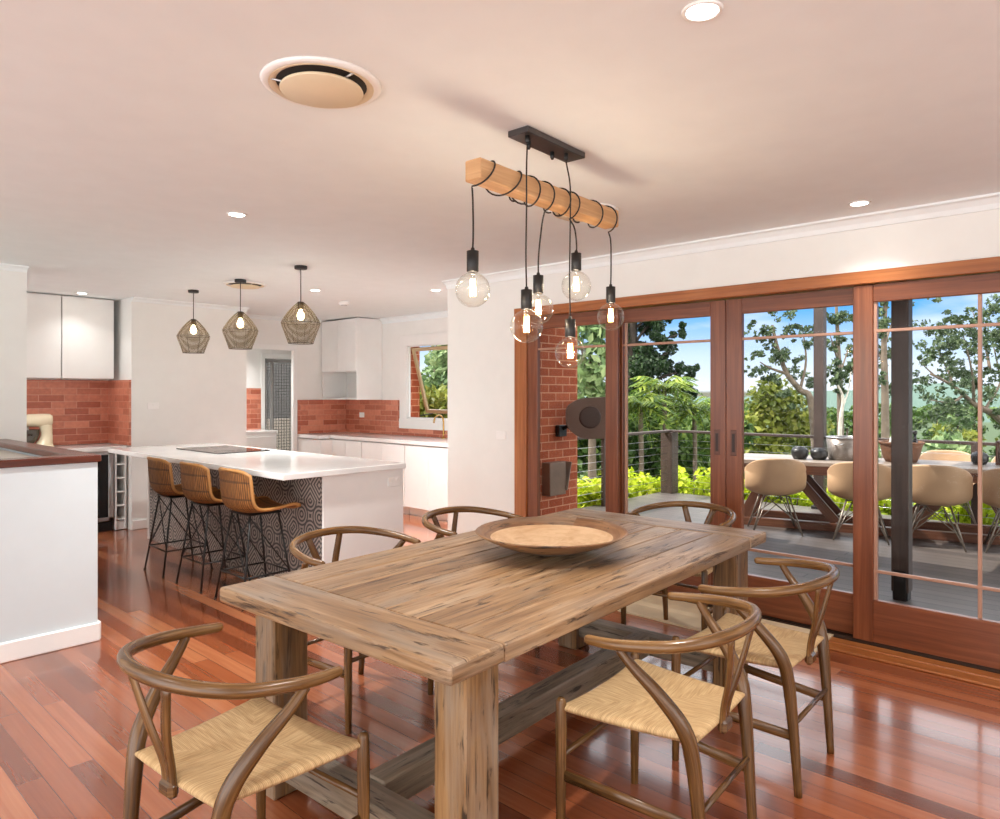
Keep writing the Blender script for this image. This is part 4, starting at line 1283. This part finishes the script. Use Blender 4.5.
# pale tree beyond the first door
def g(px, z, y=None):
    p = at(px, 393, z); return Vector((p.x, p.y, terrain(p.x, p.y)))
tree('broadleaf_tree', 'pale green tree seen through the narrow left door', g(592, 14), [([g(592, 14), at(592, 420, 14), at(590, 350, 14.2)], .10, .04), ([at(592, 400, 14), at(602, 350, 14)], .04, .02), ([at(592, 400, 14), at(580, 340, 14)], .04, .02)],
     [(at(590, 345, 14), .6, 260), (at(603, 325, 14.3), .45, 180), (at(580, 322, 14.2), .5, 180), (at(600, 372, 13.8), .5, 200), (at(582, 385, 14), .45, 180), (at(592, 305, 14.2), .6, 200), (at(615, 300, 14.4), .5, 150)], L_PALE, BARK, .12)
# hoop pine
z = 20
lob = [(640, 322, .5, 300), (634, 345, .55, 320), (650, 340, .45, 260), (640, 372, .6, 360), (655, 365, .4, 220), (632, 395, .6, 300), (660, 388, .45, 220), (663, 338, .2, 90), (677, 335, .26, 130), (668, 353, .28, 120), (650, 318, .3, 120), (664, 318, .22, 80), (690, 370, .26, 120), (674, 373, .28, 130), (692, 386, .25, 110), (680, 388, .3, 120), (630, 300, .7, 300), (618, 330, .6, 260), (612, 370, .6, 260), (628, 330, .5, 260), (640, 352, .5, 300), (626, 360, .5, 260), (646, 380, .5, 260), (626, 312, .5, 220), (645, 305, .45, 200), (655, 300, .4, 140), (672, 308, .22, 70), (668, 405, .5, 220), (640, 415, .6, 260)]
tree('hoop_pine', 'tall dark conifer with clumped branch ends through the second door', g(632, z),
     [([g(632, z), at(632, 420, z), at(633, 340, z), at(634, 270, z)], .22, .06)]+[([at(633, y0, z), at((633+x)/2, y0-(y0-y)*.7, z), at(x, y, z)], .05, .02) for x, y, y0 in ((677, 335, 362), (690, 370, 395), (692, 386, 408), (664, 318, 345), (672, 308, 330), (668, 353, 378))],
     spray([(at(x, y, z+random.uniform(-.4, .4)), r, n*1.3) for x, y, r, n in lob], 4), L_DARK, BARKD, .085, up=.1)
# palms
def palm(label, px, py, z, n=15, ln=.85):
    base = g(px, z); top = at(px, py, z)
    t = thing('palm_tree', label, 'palm', base, 0, 'palms behind the deck railing')
    m = MB(); m.tube(curve([(0, 0, 0), Vector(((top-base).x*.5+.05, (top-base).y*.5, (top-base).z*.5)), top-base], 6), .05, 8); m.build('trunk', BARK, t)
    m = MB()
    n = int(n*1.7)
    for k in range(n):
        a = k*2.399; el = 1.1-1.7*k/n
        d = Vector((math.cos(a), math.sin(a), 0)); P = []
        for q in range(9):
            f = q/8; P.append(top-base+d*ln*f*math.cos(el*.6)+Vector((0, 0, ln*(math.sin(el)*f-.62*f*f))))
        m.tube(P, lerpr([.012, .003], 9), 4, tone=.8)
        sd = Vector((-d.y, d.x, 0))
        for q in range(1, 9):
            for s in (-1, 1):
                p = P[q]; L2 = .42*math.sin(PI*min(.95, q/9+.1))*ln
                e = p+sd*s*L2*.75+d*L2*.5-Vector((0, 0, L2*.35)); w_ = d*.042
                m.add([p-w_, p+w_, e+w_*.3, e-w_*.3], [(0, 1, 2, 3)], [[(0, 0), (1, 0), (1, 1), (0, 1)]], random.uniform(.2, .9))
    m.build('fronds', L_PALM, t)
palm('tallest palm among the dark trees through the second door', 664, 388, 15)
palm('palm with its thin trunk left of the corner railing post', 640, 405, 14, 13, .75)
palm('palm right of the tallest palm, near the meeting stiles', 694, 408, 15.5, 14, .8)
# understorey
for k, (px, py, z, r, lab) in enumerate(((592, 430, 15.5, 1.0, 'dark bush low behind the brown wall fixture'), (622, 440, 16, 1.0, 'dark bush left of the palm trunks'), (652, 448, 17, 1.0, 'dark bush directly behind the corner railing post'), (684, 445, 16.5, 1.0, 'dark bush right of the corner railing post'), (714, 436, 18, .85, 'dark bush behind the meeting stiles of the doors'))):
    c = at(px, py, z)
    tree('garden_bush', lab, g(px, z), [([g(px, z), c], .05, .02)], [(c+Vector((random.uniform(-.6, .6), random.uniform(-.6, .6), random.uniform(-.7, .6))), r*.55, 240) for _ in range(7)], L_MID, BARK, .13, 'dark bushes beyond the deck railing', 'bush')
# olive bush and gums
c = at(772, 420, 26)
tree('garden_bush', 'olive green bushy crown left of the slim pergola post', g(772, 26), [([g(772, 26), c], .1, .04)], [(at(x, y, 26), .75, 330) for x, y in ((758, 425), (775, 408), (795, 415), (768, 440), (790, 438), (812, 430), (750, 445), (778, 395), (765, 400))], L_OLIVE, BARK, .17, None, 'bush')
def gum(label, px, z, limbs, clumps, lm=L_GUM, bark=BARK, leaf=.07, r0=.13):
    b0 = g(px, z)
    lm_ = [([b0]+[at(x, y, z) for x, y in limbs[0]], r0, r0*.35)]+[([at(x, y, z+dz*k/(len(q)-1)) for k, (x, y) in enumerate(q)], r0*.4, r0*.12) for q, dz in limbs[1:]]
    return tree('gum_tree', label, b0, lm_, spray([(at(x, y, z+random.uniform(-.5, .5)), r, n) for x, y, r, n in clumps]), lm, bark, leaf, 'gum trees beyond the deck', flat=.8)
gum('leaning gum tree with leaf clumps left of the slim pergola post', 818, 22, [[(812, 408), (800, 390), (787, 374), (778, 350), (772, 325)], ([(800, 390), (806, 360), (802, 325)], .4), ([(787, 374), (770, 368), (760, 362)], -.4), ([(778, 350), (766, 335)], .3)],
    [(774, 355, .34, 190), (781, 360, .3, 140), (766, 329, .28, 120), (798, 318, .4, 150), (806, 378, .32, 130), (752, 355, .14, 36), (753, 372, .16, 40), (762, 372, .22, 70), (772, 376, .25, 80), (790, 335, .22, 60), (804, 345, .28, 90), (778, 312, .26, 60), (812, 330, .3, 100), (795, 366, .25, 80), (788, 392, .3, 110), (770, 345, .2, 60), (760, 338, .18, 46), (750, 330, .14, 30)], L_GUM)
gum('tall straight gum with upper clumps between pergola post and right stile', 841, 24, [[(840, 400), (838, 345), (836, 300)], ([(838, 380), (848, 350)], .4), ([(838, 360), (830, 335)], -.4)],
    [(836, 318, .42, 200), (842, 344, .34, 150), (831, 371, .34, 140), (845, 377, .32, 130), (848, 322, .34, 110), (852, 350, .28, 90), (828, 345, .2, 60), (838, 392, .26, 80)], L_GUM)
gum('slender gum with a bare pale forked trunk above the steel tub', 839, 19, [[(840, 430), (843, 400), (838, 385)], ([(841, 412), (848, 392), (851, 372)], .3)], [(838, 378, .22, 60), (851, 366, .24, 70)], L_GUM, BARKP, .11, .07)
gum('gum tree between the right door stile and the dark verandah post', 886, 20, [[(885, 400), (884, 340), (886, 295)], ([(885, 370), (878, 350)], .3), ([(884, 345), (893, 320)], .3)],
    [(885, 316, .36, 150), (879, 330, .26, 80), (884, 358, .3, 100), (886, 388, .3, 110), (892, 305, .34, 110), (880, 300, .34, 110), (893, 345, .24, 60), (879, 375, .22, 50)], L_GUM)
random.seed(5)
clm = []
for k in range(64):
    px = random.uniform(916, 1030); py = random.uniform(298, 420)
    lim = 398-(px-915)*.9
    if py < lim-70 and px < 955 and random.random() < .75: continue
    clm.append((px, py, random.uniform(.16, .34), random.randint(30, 85)))
tree('spreading_tree', 'large spreading tree with open branches through the right glass door', g(1012, 15),
     [([g(1012, 15), at(1008, 440, 15), at(998, 418, 15), at(974, 404, 15), at(953, 386, 15), at(930, 374, 15)], .12, .015)]+
     [([at(x0, y0, 15), at((x0+x1)/2+4, (y0+y1)/2+5, 15+d), at(x1, y1, 15+2*d)], .035, .008) for x0, y0, x1, y1, d in ((1004, 425, 990, 330, .3), (974, 404, 962, 330, -.3), (985, 410, 1010, 340, .2), (953, 386, 935, 345, .3), (990, 370, 972, 310, .2), (964, 395, 930, 400, -.3), (1004, 415, 1025, 300, .3), (940, 378, 920, 362, .2))],
     spray([(at(x, y, 15+random.uniform(-1.0, 1.0)), r*.9, n) for x, y, r, n in clm]), L_GUM, BARK, .055, flat=.8)
# distant tree line: three crowns, copied
def make_far(label, lm, seed):
    random.seed(seed)
    t = thing('distant_tree', label, 'tree', (0, 0, 0), 0, 'trees down the valley beyond the garden')
    m = MB(); m.tube([(0, 0, -2), (.1, 0, 2), (0, .1, 4.2)], lerpr([.18, .08], 3), 6); m.build('trunk', BARK, t)
    m = MB()
    for k in range(15):
        a = random.random()*6.28; q = random.random()**.5*1.35
        leaf_cloud(m, (q*math.cos(a), q*math.sin(a), random.uniform(1.6, 6.0)-q*.5), .85, 80, .34, .8, .4, random.uniform(.3, .75))
    m.build('foliage', lm, t)
    return t
LAB = 'rounded green crown in the tree line down the valley'
fp = [make_far(LAB, L_PALE, 31), make_far(LAB, L_MID, 32), make_far(LAB, L_OLIVE, 33)]
random.seed(99)
cnt = 0
for row, (zz, step, top) in enumerate(((34, 84, 421), (50, 66, 410), (72, 47, 401), (104, 34, 395))):
    px = 575+row*7
    while px < 1040:
        z = zz*random.uniform(.97, 1.03); p = at(px, 393, z)
        s = random.uniform(.85, 1.05)*(1 if row < 2 else 1.2)
        hz = 1.46+(393-top-random.uniform(-4, 6))/705*z-6.6*s
        o = fp[cnt] if cnt < 3 else dup(fp[random.choice((0, 0, 1, 2)) if px > 850 else random.choice((1, 1, 2))])
        o.location = (p.x, p.y, hz); o.rotation_euler = (0, 0, random.random()*6); o.scale = (s, s, s)
        cnt += 1; px += step*random.uniform(1.05, 1.2)
# tree outside the kitchen window
random.seed(8)
tree('broadleaf_tree', 'leafy tree outside the open kitchen window', g(436, 15), [([g(436, 15), at(436, 400, 15), at(438, 340, 15)], .12, .04)],
     [(at(x, y, 15+random.uniform(-.5, .5)), .42, 170) for x, y in ((448, 352), (440, 370), (452, 378), (445, 395), (436, 385), (455, 360), (428, 405), (440, 410), (452, 405), (420, 395), (458, 340), (412, 410))], L_PALE, BARK, .12)
tree('garden_bush', 'yellow green shrub below the open kitchen window sash', g(432, 12), [([g(432, 12), at(432, 430, 12)], .05, .02)], [(at(x, y, 12), .4, 200) for x, y in ((415, 412), (430, 410), (442, 408), (455, 412), (430, 428))], L_OLIVE, BARK, .1, None, 'bush')

# ================================================================== LIGHT, SKY, CAMERA
def light(name, typ, loc, energy, color=(1, 1, 1), rot=(0, 0, 0), **kw):
    d = bpy.data.lights.new(name, typ); d.energy = energy; d.color = color
    for k, v in kw.items(): setattr(d, k, v)
    o = bpy.data.objects.new(name, d); C.objects.link(o); o.location = loc; o.rotation_euler = rot
    return o
sd = Vector((-.30, .55, .78)).normalized()
o = light('sun', 'SUN', (0, 0, 20), 5.5, (1, .95, .86), angle=math.radians(.6))
o.rotation_euler = sd.to_track_quat('Z', 'Y').to_euler()
WARM = (1, .985, .965)
for k, ((x, y), _) in enumerate(DL):
    light('downlight_and_fill_lamp', 'SPOT', (x, y, H-.012), (95, 40, 210, 15, 270, 270)[k], WARM, spot_size=math.radians(118), spot_blend=1, shadow_soft_size=.04)
for (x, y, pw) in ((-.6, .6, 85), (-.6, 2.6, 50), (1.6, -1.2, 105), (3.9, -1.2, 105), (1.2, 7.2, 130), (4.7, 9.2, 105)):  # added fill spots out of view to brighten the room, no fittings modelled
    light('downlight_and_fill_lamp', 'SPOT', (x, y, H-.012), pw, WARM, spot_size=math.radians(118), spot_blend=1, shadow_soft_size=.04)
R_ = Matrix.Rotation(math.radians(2.9), 3, 'Z')
for s, yy, zb in drops:
    p = R_ @ Vector((s, yy, 0))
    light('globe_bulb_lamp', 'POINT', (2.24+p.x, 1.80+p.y, zb), 2.0, (1, .85, .68), shadow_soft_size=.02)
for y in (5.02, 6.02, 6.98):
    light('pendant_lamp', 'POINT', (3.08, y, H-.41), 13, (1, .90, .76), shadow_soft_size=.03)

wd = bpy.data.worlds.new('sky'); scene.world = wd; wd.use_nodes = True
nt = wd.node_tree; N_ = nt.nodes; bg = N_['Background']
tc = N_.new('ShaderNodeTexCoord'); sp = N_.new('ShaderNodeSeparateXYZ'); nt.links.new(tc.outputs['Generated'], sp.inputs[0])
cr = N_.new('ShaderNodeValToRGB'); nt.links.new(sp.outputs[2], cr.inputs[0])
stops = [(0, rgb(150, 150, 132)), (.001, rgb(226, 234, 244)), (.05, rgb(196, 218, 244)), (.11, rgb(92, 168, 240)), (.175, rgb(60, 142, 230)), (.25, (2.1, 2.15, 2.2, 1)), (.7, (1.5, 1.6, 1.8, 1))]  # upper stops brightened above the view to light the room and whiten floor reflections
while len(cr.color_ramp.elements) < len(stops): cr.color_ramp.elements.new(.5)
for e, (p, c) in zip(cr.color_ramp.elements, stops): e.position = p; e.color = c
mp = N_.new('ShaderNodeMapping'); mp.inputs['Scale'].default_value = (3, 3, 11); nt.links.new(tc.outputs['Generated'], mp.inputs[0])
nz = N_.new('ShaderNodeTexNoise'); nz.inputs['Scale'].default_value = 2.2; nz.inputs['Detail'].default_value = 6; nt.links.new(mp.outputs[0], nz.inputs['Vector'])
c2 = N_.new('ShaderNodeValToRGB'); c2.color_ramp.elements[0].position = .5; c2.color_ramp.elements[0].color = (0, 0, 0, 1); c2.color_ramp.elements[1].position = .72; c2.color_ramp.elements[1].color = (.6, .6, .6, 1)
nt.links.new(nz.outputs['Fac'], c2.inputs[0])
mx = N_.new('ShaderNodeMix'); mx.data_type = 'RGBA'; nt.links.new(c2.outputs[0], mx.inputs[0]); nt.links.new(cr.outputs[0], mx.inputs[6]); mx.inputs[7].default_value = rgb(238, 242, 250)
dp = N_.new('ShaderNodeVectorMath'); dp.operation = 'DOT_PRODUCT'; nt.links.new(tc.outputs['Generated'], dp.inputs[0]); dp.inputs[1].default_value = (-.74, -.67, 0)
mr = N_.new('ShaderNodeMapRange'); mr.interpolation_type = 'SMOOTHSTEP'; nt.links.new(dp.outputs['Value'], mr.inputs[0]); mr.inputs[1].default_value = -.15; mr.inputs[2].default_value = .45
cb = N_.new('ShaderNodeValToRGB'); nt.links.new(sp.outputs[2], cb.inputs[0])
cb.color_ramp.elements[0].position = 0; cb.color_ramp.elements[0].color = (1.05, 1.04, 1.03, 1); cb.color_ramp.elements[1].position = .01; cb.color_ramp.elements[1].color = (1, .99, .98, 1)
sc_ = N_.new('ShaderNodeMix'); sc_.data_type = 'RGBA'; sc_.blend_type = 'MULTIPLY'; sc_.clamp_result = False; sc_.inputs[0].default_value = 1; nt.links.new(cb.outputs[0], sc_.inputs[6]); sc_.inputs[7].default_value = (3.1, 3.1, 3.1, 1)  # unseen bright sky and ground added behind the camera to fill the room
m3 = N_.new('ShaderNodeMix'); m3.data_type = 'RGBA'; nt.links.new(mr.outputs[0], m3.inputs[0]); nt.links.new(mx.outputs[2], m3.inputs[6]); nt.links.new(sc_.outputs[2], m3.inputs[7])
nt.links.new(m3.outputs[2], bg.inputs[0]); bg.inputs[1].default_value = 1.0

cam = bpy.data.cameras.new('camera'); cam.sensor_width = 36; cam.lens = 36*705/1000; cam.shift_y = -.0165; cam.clip_end = 1000
co = bpy.data.objects.new('camera', cam); C.objects.link(co)
co.location = (0, 0, 1.46); co.rotation_euler = (PI/2, 0, -math.atan2(.735, .678))
scene.camera = co
scene.view_settings.view_transform = 'Standard'
scene.view_settings.look = 'None'
scene.view_settings.gamma = 1
scene.view_settings.exposure = .45
scene.view_settings.use_curve_mapping = False
cy = scene.cycles
cy.max_bounces = 10; cy.diffuse_bounces = 5; cy.glossy_bounces = 4; cy.transparent_max_bounces = 24
cy.sample_clamp_indirect = 6; cy.caustics_reflective = False; cy.caustics_refractive = False
